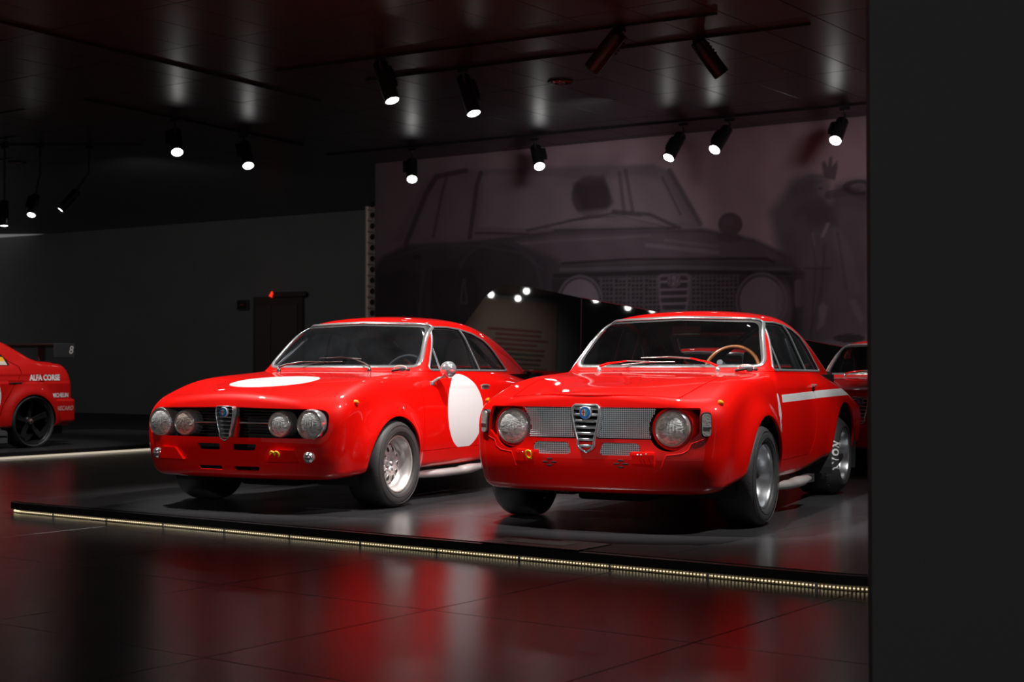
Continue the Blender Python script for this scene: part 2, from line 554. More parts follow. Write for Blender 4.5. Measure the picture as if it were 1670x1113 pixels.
def project_u(f, v, z, side=1, start=1.0, off=0.0):
    """find u on the side of the body for given (v, z) arrays"""
    v = np.asarray(v, float); z = np.asarray(z, float)
    lo = np.full(v.shape, 0.2); hi = np.full(v.shape, start)
    for _ in range(30):
        m = (lo + hi) / 2; fv = f(m, v, z); lo = np.where(fv < 0, m, lo); hi = np.where(fv < 0, hi, m)
    return side * (lo + off)
def project_v(f, u, z, lo=-1.2, hi=0.0):
    u = np.asarray(u, float); z = np.asarray(z, float)
    a = np.full(u.shape, float(hi)); b = np.full(u.shape, float(lo))
    for _ in range(30):
        m = (a + b) / 2; fv = f(u, m, z); a = np.where(fv < 0, m, a); b = np.where(fv < 0, b, m)
    return a
def project_z(f, u, v, lo=0.5, hi=1.6):
    u = np.asarray(u, float); v = np.asarray(v, float)
    a = np.full(u.shape, lo); b = np.full(u.shape, hi)
    for _ in range(30):
        m = (a + b) / 2; fv = f(u, v, m); a = np.where(fv < 0, m, a); b = np.where(fv < 0, b, m)
    return a

FONTC = {}
def text_mesh(s, size, bold=0.0, shear=0.0, extrude=0.0, space=1.0):
    cu = bpy.data.curves.new('lettering', 'FONT')
    cu.body = s; cu.size = size; cu.offset = bold; cu.shear = shear; cu.extrude = extrude
    cu.align_x = 'LEFT'; cu.space_character = space; cu.resolution_u = 4
    o = bpy.data.objects.new('lettering', cu); COL.objects.link(o)
    dg = bpy.context.evaluated_depsgraph_get(); dg.update()
    me = bpy.data.meshes.new_from_object(o.evaluated_get(dg))
    bpy.data.objects.remove(o)
    V = np.array([v.co[:] for v in me.vertices]); F = [tuple(p.vertices) for p in me.polygons]
    bpy.data.meshes.remove(me)
    return V, F

# ------------------------------------------------------------------ classic coupe bodies (u = to the car's left, v = backwards, z = up)
def coupe_field(k):
    zc = spl([-.85, -.74, -.66, -.5, -.25, .1, .5, .9, 1.6, 2.2, 2.7, 3.1, 3.4], k['zc'])
    crn = spl([-.9, -.7, -.5, -.28, .4, 1.0, 3.4], [.085, .075, .048, .010, .008, .02, .04])
    Wz = spl([.10, .20, .30, .42, .55, .68, .78, .86, .95, 1.4], k['W'])
    Wv = spl([-.9, -.6, -.3, 0, 1.0, 1.5, 2.0, 2.7, 3.4], k['Wv'])
    Fz = spl([.05, .16, .22, .30, .40, .50, .60, .70, .78, .9, 1.4], k['F'])
    zb = spl([-.9, -.6, -.45, -.25, .0, .35, .5, 1.2, 1.9, 2.5, 3.4], k['zb'])
    Rz = spl([.1, .3, .5, .7, .85, 1.4], [.14, .03, 0, -.005, .03, .10])
    ro = spl([-.9, .6, .85, 1.0, 1.25, 1.5, 1.8, 2.05, 2.3, 2.5, 3.4], [1.23, 1.235, 1.268, 1.290, 1.304, 1.295, 1.247, 1.170, 1.05, .93, .4])
    rw = spl([.5, .90, 1.0, 1.1, 1.2, 1.3, 1.5], [3.1, 2.58, 2.46, 2.33, 2.17, 1.98, 1.6])
    fa, ra = k['arch'], k['rarch']
    def f(u, v, z):
        a = np.abs(u)
        A = (z - (zc(v) - crn(v) * (a / .62) ** 2)) * .97
        W = Wz(z) + Wv(v)
        r1 = np.sqrt((v - fa[0]) ** 2 + (z - fa[1]) ** 2); r2 = np.sqrt((v - ra[0]) ** 2 + (z - ra[1]) ** 2)
        zf = sstep(z, .12, .24)
        W = W + k['fl'] * np.exp(-(np.maximum(r1 - fa[2] + .01, 0) / k['fw']) ** 2) * zf
        W = W + k['rfl'] * np.exp(-(np.maximum(r2 - ra[2] + .01, 0) / k['fw']) ** 2) * zf
        B = a - W
        AB = smax(A, B, .11)
        F = k['nose'] + k['ncurve'] * (a / .67) ** 2.7 + Fz(z)
        C = (F - v) * .93
        AB = smax(AB, C, .035 + k['ck'] * sstep(a, .48, .70))
        AB = smax(AB, zb(v) - z, .05)
        AB = smax(AB, (v - (3.28 - .14 * (a / .7) ** 3 - Rz(z))), .12)
        # cabin
        g1 = z - (ro(v) - .035 * (a / .5) ** 2 - .03 * (a / .56) ** 6)
        g2 = (a - (.706 - .385 * (z - .86) - .085 * sstep(v, 1.35, 2.5))) * .93
        g3 = (k['ws'] + 1.03 * (z - .90) + .075 * (a / .64) ** 2 - v) * .70
        g4 = (v - rw(z) + .12 * (a / .55) ** 2) * .64
        G = smax(smax(smax(g1, g2, .09), g3, .05), g4, .09)
        G = smax(G, .80 - z, .02)
        return smin(AB, G, .035)
    return f

KR = dict(Wv=[-.0, 0, 0, 0, 0, -.012, -.028, -.05, -.12], ck=.075, zc=[.76, .772, .784, .806, .831, .868, .902, .915, .915, .875, .78, .70, .64],
          W=[.66, .715, .742, .765, .775, .770, .752, .725, .66, .4],
          F=[.32, .105, .042, .006, -.010, .0, .004, .014, .035, .085, .3],
          zb=[.215, .215, .235, .300, .29, .235, .235, .235, .29, .29, .34],
          nose=-.735, ncurve=.095, ws=.51, fl=.052, rfl=.010, fw=.10, arch=(.045, .295, .345), rarch=(2.30, .305, .365))
KL = dict(Wv=[-.0, 0, 0, 0, 0, 0, -.01, -.04, -.11], ck=.075, zc=[.70, .735, .760, .796, .826, .862, .900, .912, .912, .87, .77, .69, .62],
          W=[.66, .715, .742, .765, .775, .770, .752, .725, .66, .4],
          F=[.32, .105, .045, .010, -.004, -.004, .0, .03, .07, .13, .35],
          zb=[.215, .21, .22, .25, .25, .225, .225, .225, .25, .29, .34],
          nose=-.745, ncurve=.085, ws=.50, fl=.062, rfl=.060, fw=.10, arch=(-.015, .275, .325), rarch=(2.35, .275, .325))

def mirror_poly(P):
    return P + [(-x, y) for x, y in P[::-1]]

def circle_pts(cx, cy, r, n=40, r2=None, a0=0, a1=2 * PI, full=True):
    return [(cx + r * math.cos(a0 + (a1 - a0) * i / (n if full else n - 1)), cy + (r2 or r) * math.sin(a0 + (a1 - a0) * i / (n if full else n - 1))) for i in range(n)]

SIDEWIN = rpoly([(.640, .902), (.905, 1.188), (.955, 1.212), (1.15, 1.215), (1.32, 1.203), (1.50, 1.172), (1.66, 1.125), (1.78, 1.05), (1.87, .96), (1.935, .893)], [.015, .05, .04, .2, .2, .2, .2, .15, .1, .012])
SCREEN = rpoly([(-.645, .922), (0, .922), (.645, .922), (.535, 1.232), (0, 1.250), (-.535, 1.232)], [.05, 0, .05, .09, .3, .09])
BACKWIN = rpoly([(-.52, .935), (.52, .935), (.44, 1.165), (-.44, 1.165)], .08)

def wheel_mesh(parent, root_v, side, wz, wr, rim_r, uo, width, style, label=None, nm='wheel'):
    """wheel disc (> tyre, hub nut) at v, outer face at |u| = uo; built along +x then mirrored by rotation"""
    w = MB()
    R0 = rim_r
    lip = [(R0 * .96, -width + .02), (R0 * .99, -width), (R0 * 1.02, -width + .004)]
    if style == 'slot':
        prof = [(R0 + .004, -.004), (R0 + .002, .004), (R0 - .006, .006), (R0 - .013, -.003), (R0 - .016, -.014), (R0 - .024, -.018), (R0 - .030, -.050), (R0 - .034, -.070), (R0 - .046, -.077), (R0 - .050, -.084)]
        rin, disc_a = R0 - .050, -.084
    elif style == 'deep':
        prof = [(R0 + .004, -.002), (R0 + .002, .006), (R0 - .007, .007), (R0 - .013, -.004), (R0 - .017, -.012), (R0 - .022, -.05), (R0 - .034, -.085), (R0 - .052, -.110)]
        rin, disc_a = R0 - .052, -.110
    else:
        prof = [(R0 + .004, -.002), (R0 + .002, .006), (R0 - .006, .006), (R0 - .012, -.006), (R0 - .02, -.03), (R0 - .03, -.10)]
        rin, disc_a = R0 - .03, -.10
    w.lathe(prof, axis='x', n=64)
    w.lathe([(R0 + .003, -.004), (R0 + .003, -width)], axis='x', n=48)
    if style in ('slot', 'deep'):
        nr, na = 40, 144
        rr = np.linspace(.028, rin, nr); tt = np.arange(na) * 2 * PI / na
        RR, TT = np.meshgrid(rr, tt, indexing='ij')
        dome = disc_a + (.030 if style == 'slot' else .012) * np.sin(np.clip((rin - RR) / (rin - .03), 0, 1) * PI) ** .8 * (1 if style == 'slot' else 1)
        V = np.c_[dome.ravel(), (RR * np.cos(TT)).ravel(), (RR * np.sin(TT)).ravel()]
        i = np.arange(nr - 1)[:, None] * na; j = np.arange(na)[None, :]; j2 = (j + 1) % na
        a, b, c, d = (i + j).ravel(), (i + j2).ravel(), (i + na + j2).ravel(), (i + na + j).ravel()
        T = np.concatenate([np.c_[a, b, c], np.c_[a, c, d]])
        cnt = 10 if style == 'slot' else 10
        ang = np.arctan2(V[:, 2], V[:, 1]); rad = np.hypot(V[:, 1], V[:, 2])
        ca = (np.round(ang / (2 * PI / cnt))) * (2 * PI / cnt)
        rc = .101 if style == 'slot' else .098
        dr = rad * np.cos(ang - ca) - rc; dt = rad * np.sin(ang - ca)
        sr, st = (.027, .0175) if style == 'slot' else (.022, .014)
        st2 = st + .12 * dr
        g = (np.sqrt((dr / sr) ** 2 + (dt / st2) ** 2) - 1) * st
        hole, (V, T) = clip(V, T, g)
        V, T = compact(V, T)
        b = len(w.v)
        w.add([tuple(p) for p in V], [tuple(int(q) for q in t) for t in T], True)
        for lp in boundary_loops(T):
            P = V[lp]
            if np.hypot(P[:, 1], P[:, 2]).max() > rin - .004 or np.hypot(P[:, 1], P[:, 2]).max() < .04: continue
            P = smooth_loop(P, step=.006, it=1)
            w.tube([Vector(p) + Vector((.0015, 0, 0)) for p in P], .0028, 5, True)
            n = len(P)
            w.add([tuple(p) for p in P] + [(p[0] - .02, p[1], p[2]) for p in P], [(k, (k + 1) % n, (k + 1) % n + n, k + n) for k in range(n)], True)
        w.lathe([(.0, disc_a + .012), (.028, disc_a + .012), (.036, disc_a + .006), (.040, disc_a - .004)], axis='x', n=32)
    else:
        w.lathe([(.0, -.055), (.04, -.055), (.055, -.062), (.06, -.09)], axis='x', n=32)
        for i in range(5):
            t = 2 * PI * i / 5 + .35
            c, s = math.cos(t), math.sin(t)
            pts = []
            for rr_, ww, aa in ((.045, .022, -.060), (.12, .024, -.052), (rin * .97, .034, -.012)):
                pts.append([Vector((aa, rr_ * c - ww * s, rr_ * s + ww * c)), Vector((aa, rr_ * c + ww * s, rr_ * s - ww * c)), Vector((aa - .03, rr_ * c + ww * s, rr_ * s - ww * c)), Vector((aa - .03, rr_ * c - ww * s, rr_ * s + ww * c))])
            vs = sum(pts, []); fs = []
            for a in range(2):
                for b in range(4):
                    fs.append((a * 4 + b, a * 4 + (b + 1) % 4, a * 4 + 4 + (b + 1) % 4, a * 4 + 4 + b))
            w.add(vs, fs)
    m = {'slot': SILVER, 'deep': ALLOY, 'race': DALLOY}[style]
    rot = (0, 0, 0) if side > 0 else (0, 0, PI)
    o = w.build(nm, m, parent, (uo * side, root_v, wz), rot)
    # tyre
    t = MB(); tr = wr
    tp = [(R0 + .002, -.006), (R0 + .006, .010), (R0 + .018, .020), (R0 + (tr - R0) * .5, .024), (tr - .022, .014), (tr - .010, .003), (tr - .003, -.012), (tr, -.03), (tr, -width * .5), (tr, -width + .03), (tr - .01, -width - .003), (R0 + (tr - R0) * .5, -width - .022), (R0 + .004, -width)]
    wide = style == 'deep' and root_v > 1
    if wide:
        tp = [(R0 + .002, -.006), (R0 + .005, .008), (R0 + .014, .014), (R0 + .030, .009), (R0 + .050, -.006), (R0 + .070, -.026), (tr - .014, -.044), (tr - .004, -.062), (tr, -.08)] + tp[8:]
    t.lathe(tp, axis='x', n=72)
    for q in () if wide else (R0 + .030, R0 + (tr - R0) * .72):
        t.lathe([(q - .0015, .0205), (q, .0245), (q + .0015, .0205)], axis='x', n=72)
    if style == 'deep' and root_v > 1:
        for i in range(60):
            a = 2 * PI * i / 60
            t.box((-.085, (tr - .0025) * math.cos(a), (tr - .0025) * math.sin(a)), (.05, .012, .004), rx=0)
            pts = t.v[-8:]
            t.v[-8:] = [tuple(Matrix.Translation((-.085, (tr - .0025) * math.cos(a), (tr - .0025) * math.sin(a))) @ Matrix.Rotation(a - PI / 2, 4, 'X') @ (Vector(p) - Vector((-.085, (tr - .0025) * math.cos(a), (tr - .0025) * math.sin(a))))) for p in pts]
    t.build('tyre', TYRE, o)
    if style == 'deep' and root_v > 1 and side > 0:
        for i, ch in enumerate('AVON'):
            Vv, F = text_mesh(ch, 1.0, .05)
            cx_ = (Vv[:, 0].min() + Vv[:, 0].max()) / 2; hh_ = Vv[:, 1].max() - Vv[:, 1].min()
            Vv = (Vv - [cx_, Vv[:, 1].min(), 0]) * (.050 / hh_)
            th = R(180 + 21 - 14 * i); rad = R0 + .020
            ang_ = th - Vv[:, 0] * 1.0 / (rad + .03)
            rr_ = rad + Vv[:, 1]
            xx_ = np.interp(rr_, [R0 + .014, R0 + .030, R0 + .050, R0 + .070, tr - .014], [.014, .009, -.006, -.026, -.044]) + .003
            q = MB(); q.add([(xx_[k], rr_[k] * math.cos(ang_[k]), rr_[k] * math.sin(ang_[k])) for k in range(len(Vv))], F)
            q.build('tyre_letter', WHITE, o, recalc=False)
    # hub
    h = MB()
    if style == 'slot':
        for i in range(4):
            a = PI / 4 + i * PI / 2
            h.lathe([(0, disc_a + .030), (.009, disc_a + .028), (.010, disc_a + .004)], (0, .050 * math.cos(a), .050 * math.sin(a)), 'x', 6, False)
        h.lathe([(0, disc_a + .045), (.016, disc_a + .044), (.020, disc_a + .03), (.022, disc_a)], (0, 0, 0), 'x', 20)
        h.build('wheel_nut', CHROME, o)
    elif style == 'deep':
        h.lathe([(0, disc_a + .055), (.014, disc_a + .053), (.018, disc_a + .03), (.026, disc_a)], (0, 0, 0), 'x', 20)
        for i in range(4):
            a = PI / 4 + i * PI / 2
            h.lathe([(0, disc_a + .034), (.010, disc_a + .032), (.011, disc_a + .0)], (0, .054 * math.cos(a), .054 * math.sin(a)), 'x', 6, False)
            h.box((disc_a + .018, .03 * math.cos(a), .03 * math.sin(a)), (.008, .012, .012))
        h.build('wheel_nut', CHROME, o)
    else:
        h.lathe([(0, .0), (.012, .0), (.020, -.02), (.030, -.03), (.034, -.055)], (0, 0, 0), 'x', 8, False)
        h.build('centre_nut', mat('wheel_nut_metal', (.55, .35, .33), .3, .9), o)
    return o

def arch_liner(parent, c, rad):
    for s in (1, -1):
        m = MB(); n = 28; ring = []
        pts = []
        for i in range(n + 1):
            a = -.35 + (PI + .7) * i / n
            y, z = c[0] + rad * math.cos(a), c[1] + rad * math.sin(a)
            pts.append((y, max(z, .16)))
        vs = [(.735 * s, y, z) for y, z in pts] + [(.42 * s, y, z) for y, z in pts]
        fs = [(i, i + 1, i + n + 2, i + n + 1) for i in range(n)] + [tuple(range(n + 1, 2 * n + 2))]
        m.add(vs, fs)
        m.build('wheel_housing', DARK, parent)

def headlamp(parent, u, v, z, r, tilt=0.0, warm=False, bezel=.022, label=None):
    """bezel ring facing forward (-y) > lens, reflector"""
    b = MB()
    b.lathe([(r - .004, .012), (r - .001, -.010), (r + .004, -.016), (r + bezel * .45, -.013), (r + bezel * .8, -.002), (r + bezel, .02), (r + bezel, .075)], axis='y', n=56)
    o = b.build('headlamp', CHROME, parent, (u, v, z), (0, 0, tilt))
    rf = MB(); rf.lathe([(r, .004), (r * .93, .02), (r * .75, .045), (r * .5, .062), (r * .2, .070), (0, .071)], axis='y', n=48)
    rf.lathe([(0, .012), (.018, .012), (.02, .02), (.012, .05)], axis='y', n=20)
    rf.build('reflector', REFLW if warm else REFL, o)
    l = MB(); l.lathe([(r - .001, -.004), (r * .85, -.015), (r * .6, -.024), (r * .3, -.029), (0, -.031)], axis='y', n=48)
    # moulded ribs of the lens
    for i in range(-4, 5):
        x = i * r / 5.2; hh = math.sqrt(max(r * r * .86 - x * x, 0)) * .82
        pts = [(x, -.032 + .028 * ((x * x + q * q) / (r * r)), q) for q in np.linspace(-hh, hh, 9)]
        l.tube(pts, .0022, 5)
    l.build('lens', LENSY if warm else LENS, o)
    ri = MB(); ri.lathe([(r - .006, -.006), (r - .002, -.0115), (r + .002, -.008)], axis='y', n=48)
    ri.build('lamp_seal', mat('tan_lamp_seal', (.62, .42, .30), .4), o)
    return o

def shield(parent, u0, v, ztop, zbot, hw, nbars, style):
    """heart-shaped grille: frame with bars and round badge"""
    H = ztop - zbot
    half = [(0, 0), (.30 * hw, .045 * H), (.62 * hw, .28 * H), (.90 * hw, .62 * H), (1.0 * hw, .88 * H), (.94 * hw, .97 * H), (.80 * hw, 1.0 * H)]
    sp = spl([p[1] / H for p in half], [p[0] for p in half])
    out = []
    tt = np.linspace(0, 1, 40)
    outline = [(sp(q), q * H) for q in tt]
    outline = [(x, z) for x, z in outline] + [(hw * .8, H)]
    full = [(x, z) for x, z in outline] + [(-x, z) for x, z in outline[::-1]]
    P = np.array(full); keep = [0]
    for i in range(1, len(P)):
        if np.linalg.norm(P[i] - P[keep[-1]]) > .006: keep.append(i)
    P = P[keep]
    o = MB()
    th = .0075 if style == 'R' else .003
    ring = [(u0 + x, v, zbot + z) for x, z in P]
    o.tube(ring, th, 8, True, flat=1.2, up=(0, 1, 0))
    # deep side wall of the shield
    n = len(ring)
    o.add(ring + [(x * 1.0, y + .07, z) for x, y, z in ring], [(i, (i + 1) % n, (i + 1) % n + n, i + n) for i in range(n)], True)
    fr = o.build('grille_shield', CHROME if style == 'R' else CHROME2, parent)
    bk = MB(); bk.add([(x, y + .055, z) for x, y, z in ring], [tuple(range(n))]); bk.build('shield_backing', BLACKP, fr)
    for i in range(nbars):
        q = (i + 1.0) / (nbars + .55) if style == 'R' else (i + .8) / (nbars + .5)
        w = float(sp(q)) - th * .6
        if w < .015: continue
        b = MB()
        bh = .0085 if style == 'R' else .0028
        m = 10
        pts = [(u0 + w * (2 * k / m - 1), v + .004 - .006 * (1 - (2 * k / m - 1) ** 2), zbot + q * H) for k in range(m + 1)]
        b.tube(pts, bh, 8, flat=1.0, up=(0, 0, 1))
        b.build('grille_bar', CHROME, fr)
    # badge
    r = .034 if style == 'R' else .030
    zb = zbot + H * (.84 if style == 'R' else .83)
    bd = MB(); bd.lathe([(0, -.012), (r * .8, -.012), (r * .97, -.014), (r * 1.05, -.009), (r * 1.05, .006)], (u0, v, zb), 'y', 36)
    bo = bd.build('badge', WHITE, fr)
    def disc_part(fn, nm, m, lift):
        q = MB(); fn(q, lift); q.build(nm, m, bo)
    yb = v - .0128
    a = MB(); a.lathe([(r * .62, yb - .0015), (r * .97, yb - .0015)], (u0, 0, zb), 'y', 36); a.build('badge_ring', BLUE, bo)
    a = MB(); pts = circle_pts(0, 0, r * .62, 20, a0=-PI / 2, a1=PI / 2, full=False)
    a.add([(u0 + x, yb - .001, zb + z) for x, z in pts], [tuple(range(20))]); a.build('badge_field', CYANB, bo)
    a = MB(); a.box((u0 - r * .30, yb - .0015, zb), (r * .16, .002, r * 1.1)); a.box((u0 - r * .30, yb - .0015, zb + r * .06), (r * .55, .002, r * .2)); a.build('badge_cross', CROSS, bo)
    a = MB(); a.tube([(u0 + r * .3 + r * .12 * math.sin(k * 1.1), yb - .002, zb + r * (.45 - .1 * k)) for k in range(10)], r * .07, 6); a.build('badge_serpent', GREEN, bo)
    return fr

def wire_mesh(parent, inside, f_v, z0, z1, u0, u1, pitch, r, name='wire_mesh'):
    """crossed wires clipped to a region; one joined part"""
    m = MB()
    def runs(fixed, lo, hi, horiz):
        n = int((hi - lo) / .006); pts = []; cur = []
        for i in range(n + 1):
            q = lo + (hi - lo) * i / n
            u, z = (q, fixed) if horiz else (fixed, q)
            if inside(u, z): cur.append((u, z))
            else:
                if len(cur) > 2: pts.append(cur)
                cur = []
        if len(cur) > 2: pts.append(cur)
        return pts
    for horiz in (True, False):
        a, b, lo, hi = (z0, z1, u0, u1) if horiz else (u0, u1, z0, z1)
        q = a
        while q <= b:
            for run in runs(q, lo, hi, horiz):
                if horiz:
                    run = run[::6] + [run[-1]] if len(run) > 6 else [run[0], run[-1]]
                else: run = [run[0], run[-1]]
                P = [(u, f_v(u) + (0 if horiz else .001), z) for u, z in run]
                m.tube(P, r, 4, cap=False, up=(0, 1, 0))
            q += pitch
    o = m.build(name, MESHM, parent, recalc=False)
    tag(o, kind='stuff'); return o

def build_coupe(pose, K, kind, label):
    f = coupe_field(K)
    root = empty('vintage_coupe', (pose[0], pose[1], 0), -pose[2])
    tag(root, label, 'car', 'vintage red coupes')
    h = .0095
    V, T = polygonise(f, (-.90, -.84, .17), (.90, 3.40, 1.36), h)
    au = lambda: np.abs(V[:, 0])
    fwd = lambda: V[:, 1] < .0
    body = (V, T)
    BIG = 10.0
    def fld(P, fn): return fn(P[:, 0], P[:, 1], P[:, 2])
    # --- windscreen
    def cut(body, fn, keep=True):
        V, T = body
        (a, b) = clip(V, T, fld(V, fn))
        return a, b
    ws, body = cut(body, lambda u, v, z: np.maximum(sdpoly(SCREEN, u, z), np.maximum(v - 1.15, .3 - v)))
    bw, body = cut(body, lambda u, v, z: np.maximum(sdpoly(BACKWIN, u, z), 1.85 - v))
    sw, body = cut(body, lambda u, v, z: np.maximum(sdpoly(SIDEWIN, v, z), .40 - np.abs(u)))
    fa, ra = K['arch'], K['rarch']
    for c in (fa, ra):
        _, body = cut(body, lambda u, v, z: np.maximum(np.sqrt((v - c[0]) ** 2 + (z - c[1]) ** 2) - c[2], .50 - np.abs(u)))
    # front opening
    if kind == 'R':
        OPEN = rpoly([(-.640, .696), (.640, .696), (.640, .56), (.60, .520), (-.60, .520), (-.640, .56)], [.015, .015, .02, .02, .02, .02])
        def op(u, v, z):
            g = sdpoly(OPEN, u, z)
            g = np.minimum(g, np.sqrt((np.abs(u) - .485) ** 2 + (z - .579) ** 2) - .122)
            return np.maximum(np.maximum(g, v + .35), z - .697)
        S1 = rpoly([(.075, .432), (.325, .430), (.325, .500), (.105, .500)], [.034, .034, .034, .02])
        slots = [S1, [(-x, z) for x, z in S1]]
    else:
        OPEN = rpoly([(-.705, .655), (0, .668), (.705, .655), (.705, .475), (0, .475), (-.705, .475)], [.075, 0, .075, .085, 0, .085])
        def op(u, v, z):
            g = np.where(np.abs(u) > 2, 1, sdpoly(OPEN, u, z))
            return np.maximum(g, v + .35)
        slots = []
        for a0, a1, z0, z1 in ((.05, .235, .395, .435), (.045, .25, .262, .292)):
            P = rpoly([(a0, z1), (a0, z0), (a1 - .02, z0), (a1, z1)], .008)
            slots += [P, [(-x, z) for x, z in P]]
    _, body = cut(body, op)
    for P in slots:
        _, body = cut(body, lambda u, v, z: np.maximum(sdpoly(P, u, z), v + .3))
    # --- hood
    if kind == 'R':
        HP = [(x, -.702 + .10 * (abs(x) / .51) ** 2.4) for x in np.linspace(-.51, .51, 25)] + [(.535, -.35), (.565, .06), (.590, .36), (.575, .41), (.3, .375), (0, .365), (-.3, .375), (-.575, .41), (-.590, .36), (-.565, .06), (-.535, -.35)]
    else:
        HP = [(x, -.675 + .11 * (abs(x) / .55) ** 2.4) for x in np.linspace(-.55, .55, 25)] + [(.575, -.25), (.590, .06), (.600, .36), (.585, .41), (.3, .375), (0, .365), (-.3, .375), (-.585, .41), (-.600, .36), (-.590, .06), (-.575, -.25)]
    HP = rpoly(HP, .02, 3)
    gap = .0048
    hf = lambda u, v, z: np.maximum(sdpoly(HP, u, v), .55 - z)
    hood, body = cut(body, lambda u, v, z: hf(u, v, z) + (gap if kind == 'R' else .0012))
    _, body = cut(body, lambda u, v, z: hf(u, v, z) - (gap if kind == 'R' else .0012))
    # --- doors
    DP = rpoly([(.425, .345), (1.30, .350), (1.385, .45), (1.42, .60), (1.40, .895), (.58, .893), (.435, .893)], [.02, .06, .12, .2, .01, 0, .02])
    df = lambda u, v, z: np.maximum(sdpoly(DP, v, z), .40 - np.abs(u))
    door, body = cut(body, lambda u, v, z: df(u, v, z) + .0017)
    _, body = cut(body, lambda u, v, z: df(u, v, z) - .0017)
    TP = rpoly([(-.52, 2.62), (.52, 2.62), (.54, 3.22), (-.54, 3.22)], .06)
    tf = lambda u, v, z: np.maximum(sdpoly(TP, u, v), .62 - z)
    boot, body = cut(body, lambda u, v, z: tf(u, v, z) + .002)
    _, body = cut(body, lambda u, v, z: tf(u, v, z) - .002)
    # --- markings
    extra = []
    if kind == 'L':
        oc = lambda u, v, z: np.sqrt(u ** 2 + (v + .225) ** 2) - .300
        oval, hood = cut(hood, oc)
        extra.append((oval, 'hood_roundel', hood))
        rc = lambda u, v, z: np.sqrt((v - 1.03) ** 2 + (z - .605) ** 2) - .268
        rd, door = cut(door, rc)
    else:
        STR = [(.555, .703), (.56, .750), (1.6, .765), (2.6, .77), (2.6, .72), (1.6, .715)]
        sf = lambda u, v, z: np.maximum(sdpoly(STR, v, z), .40 - np.abs(u))
        rd, door = cut(door, sf)
        st2, body = cut(body, sf)
        EM = []
        for cx, cz, a, b, t in ((.47, .725, .020, .036, .0), (.455, .665, .012, .050, .10), (.485, .655, .012, .055, -.05), (.47, .60, .014, .045, 0), (.458, .548, .007, .03, .15), (.486, .548, .007, .03, -.15)):
            EM.append((cx, cz, a, b, t))
    shell = mesh_obj('body_shell', *body, f, RED, root, flange=.016)
    hd = mesh_obj('hood', *hood, f, RED, root, flange=.014)
    for sgn, V_T in ((1, 0), (-1, 0)):
        V, T = door; T2 = T[(V[T[:, 0], 0] * sgn) > 0]
        d = mesh_obj('door', V, T2, f, RED, root, flange=.014)
        V, T = rd; T2 = T[(V[T[:, 0], 0] * sgn) > 0]
        mesh_obj('door_roundel' if kind == 'L' else 'white_stripe', V, T2, f, WHITE, d)
        if kind == 'R':
            V, T = st2; T2 = T[(V[T[:, 0], 0] * sgn) > 0]
            mesh_obj('white_stripe', V, T2, f, WHITE, shell)
        # door handle
        hu = float(project_u(f, [1.37], [.800], sgn)[0])
        hm = MB()
        if kind == 'R':
            hm.bevbox((hu + .006 * sgn, 1.37, .797), (.010, .055, .024), .004)
            hm.tube([(hu + .020 * sgn, 1.345, .80), (hu + .028 * sgn, 1.37, .802), (hu + .012 * sgn, 1.43, .800)], .008, 8)
        else:
            hm.bevbox((hu + .004 * sgn, 1.36, .775), (.012, .12, .038), .005)
            hm.tube([(hu + .012 * sgn, 1.31, .79), (hu + .020 * sgn, 1.36, .792), (hu + .012 * sgn, 1.42, .785)], .007, 8)
        hm.build('door_handle', CHROME, d)
    mesh_obj('trunk_lid', *boot, f, RED, root, flange=.014)
    if kind == 'L':
        mesh_obj('hood_roundel', *extra[0][0], f, WHITE, hd)
    # --- glass and chrome
    wso = mesh_obj('windscreen', *ws, f, GLASSL if kind == 'L' else GLASS, root, offset=-.006)
    mesh_obj('rear_window', *bw, f, GLASS, root, offset=-.006)
    V, T = ws
    trim_from(V, T, f, 'windscreen_trim', .014, CHROME, wso, .001, .5)
    ring, _ = clip(V, T, -fld(V, lambda u, v, z: sdpoly(SCREEN, u, z)) - .020)
    mesh_obj('windscreen_seal', *ring, f, BLACKP, wso, offset=-.004)
    V, T = bw
    trim_from(V, T, f, 'rear_window_trim', .009, CHROME, root, .001, .5)
    for sgn in (1, -1):
        V, T = sw; T2 = T[(V[T[:, 0], 0] * sgn) > 0]
        cur = (V, T2)
        vent, cur = cut(cur, lambda u, v, z: v - (.80 - .20 * (z - .9)))
        dg, qg = cut(cur, lambda u, v, z: v - (1.39 - .25 * (z - .9)))
        go = mesh_obj('side_window', *dg, f, GLASSD, root, offset=-.010)
        mesh_obj('vent_window', *vent, f, GLASSD, root, offset=-.010)
        mesh_obj('quarter_window', *qg, f, GLASSD, root, offset=-.010)
        trim_from(V, T2, f, 'side_window_trim', .009, CHROME2, go, .001, .6)
        ring, _ = clip(V, T2, -fld(V, lambda u, v, z: sdpoly(SIDEWIN, v, z)) - .014)
        mesh_obj('window_seal', *ring, f, BLACKP, go, offset=-.008)
        for (va, za, vb, zb_, r_, nm) in ((.80, .905, .74, 1.19 if False else 1.03, .005, 'vent_frame'), (1.39, .905, 1.315, 1.20, .010, 'window_pillar')):
            if nm == 'vent_frame': va, za, vb, zb_ = .795, .905, .755, 1.06
            zz = np.linspace(za, zb_, 9); vv = va + (vb - va) * (zz - za) / (zb_ - za)
            uu = project_u(f, vv, zz, sgn)
            if nm == 'vent_frame':
                zz = np.linspace(.905, 1.065, 9); vv = np.linspace(.80, .79, 9)
                uu = project_u(f, vv, zz, sgn)
            for dv in (-.009, .009):
                m = MB(); m.tube([(uu[i], vv[i] + dv, zz[i]) for i in range(9)], r_ * .7, 6); m.build(nm, CHROME2 if dv > 0 or nm == 'vent_frame' else BLACKP, go)
        # amber side repeater
        av, az = (-.515, .722) if kind == 'R' else (-.415, .697)
        uu = float(project_u(f, [av], [az], sgn)[0])
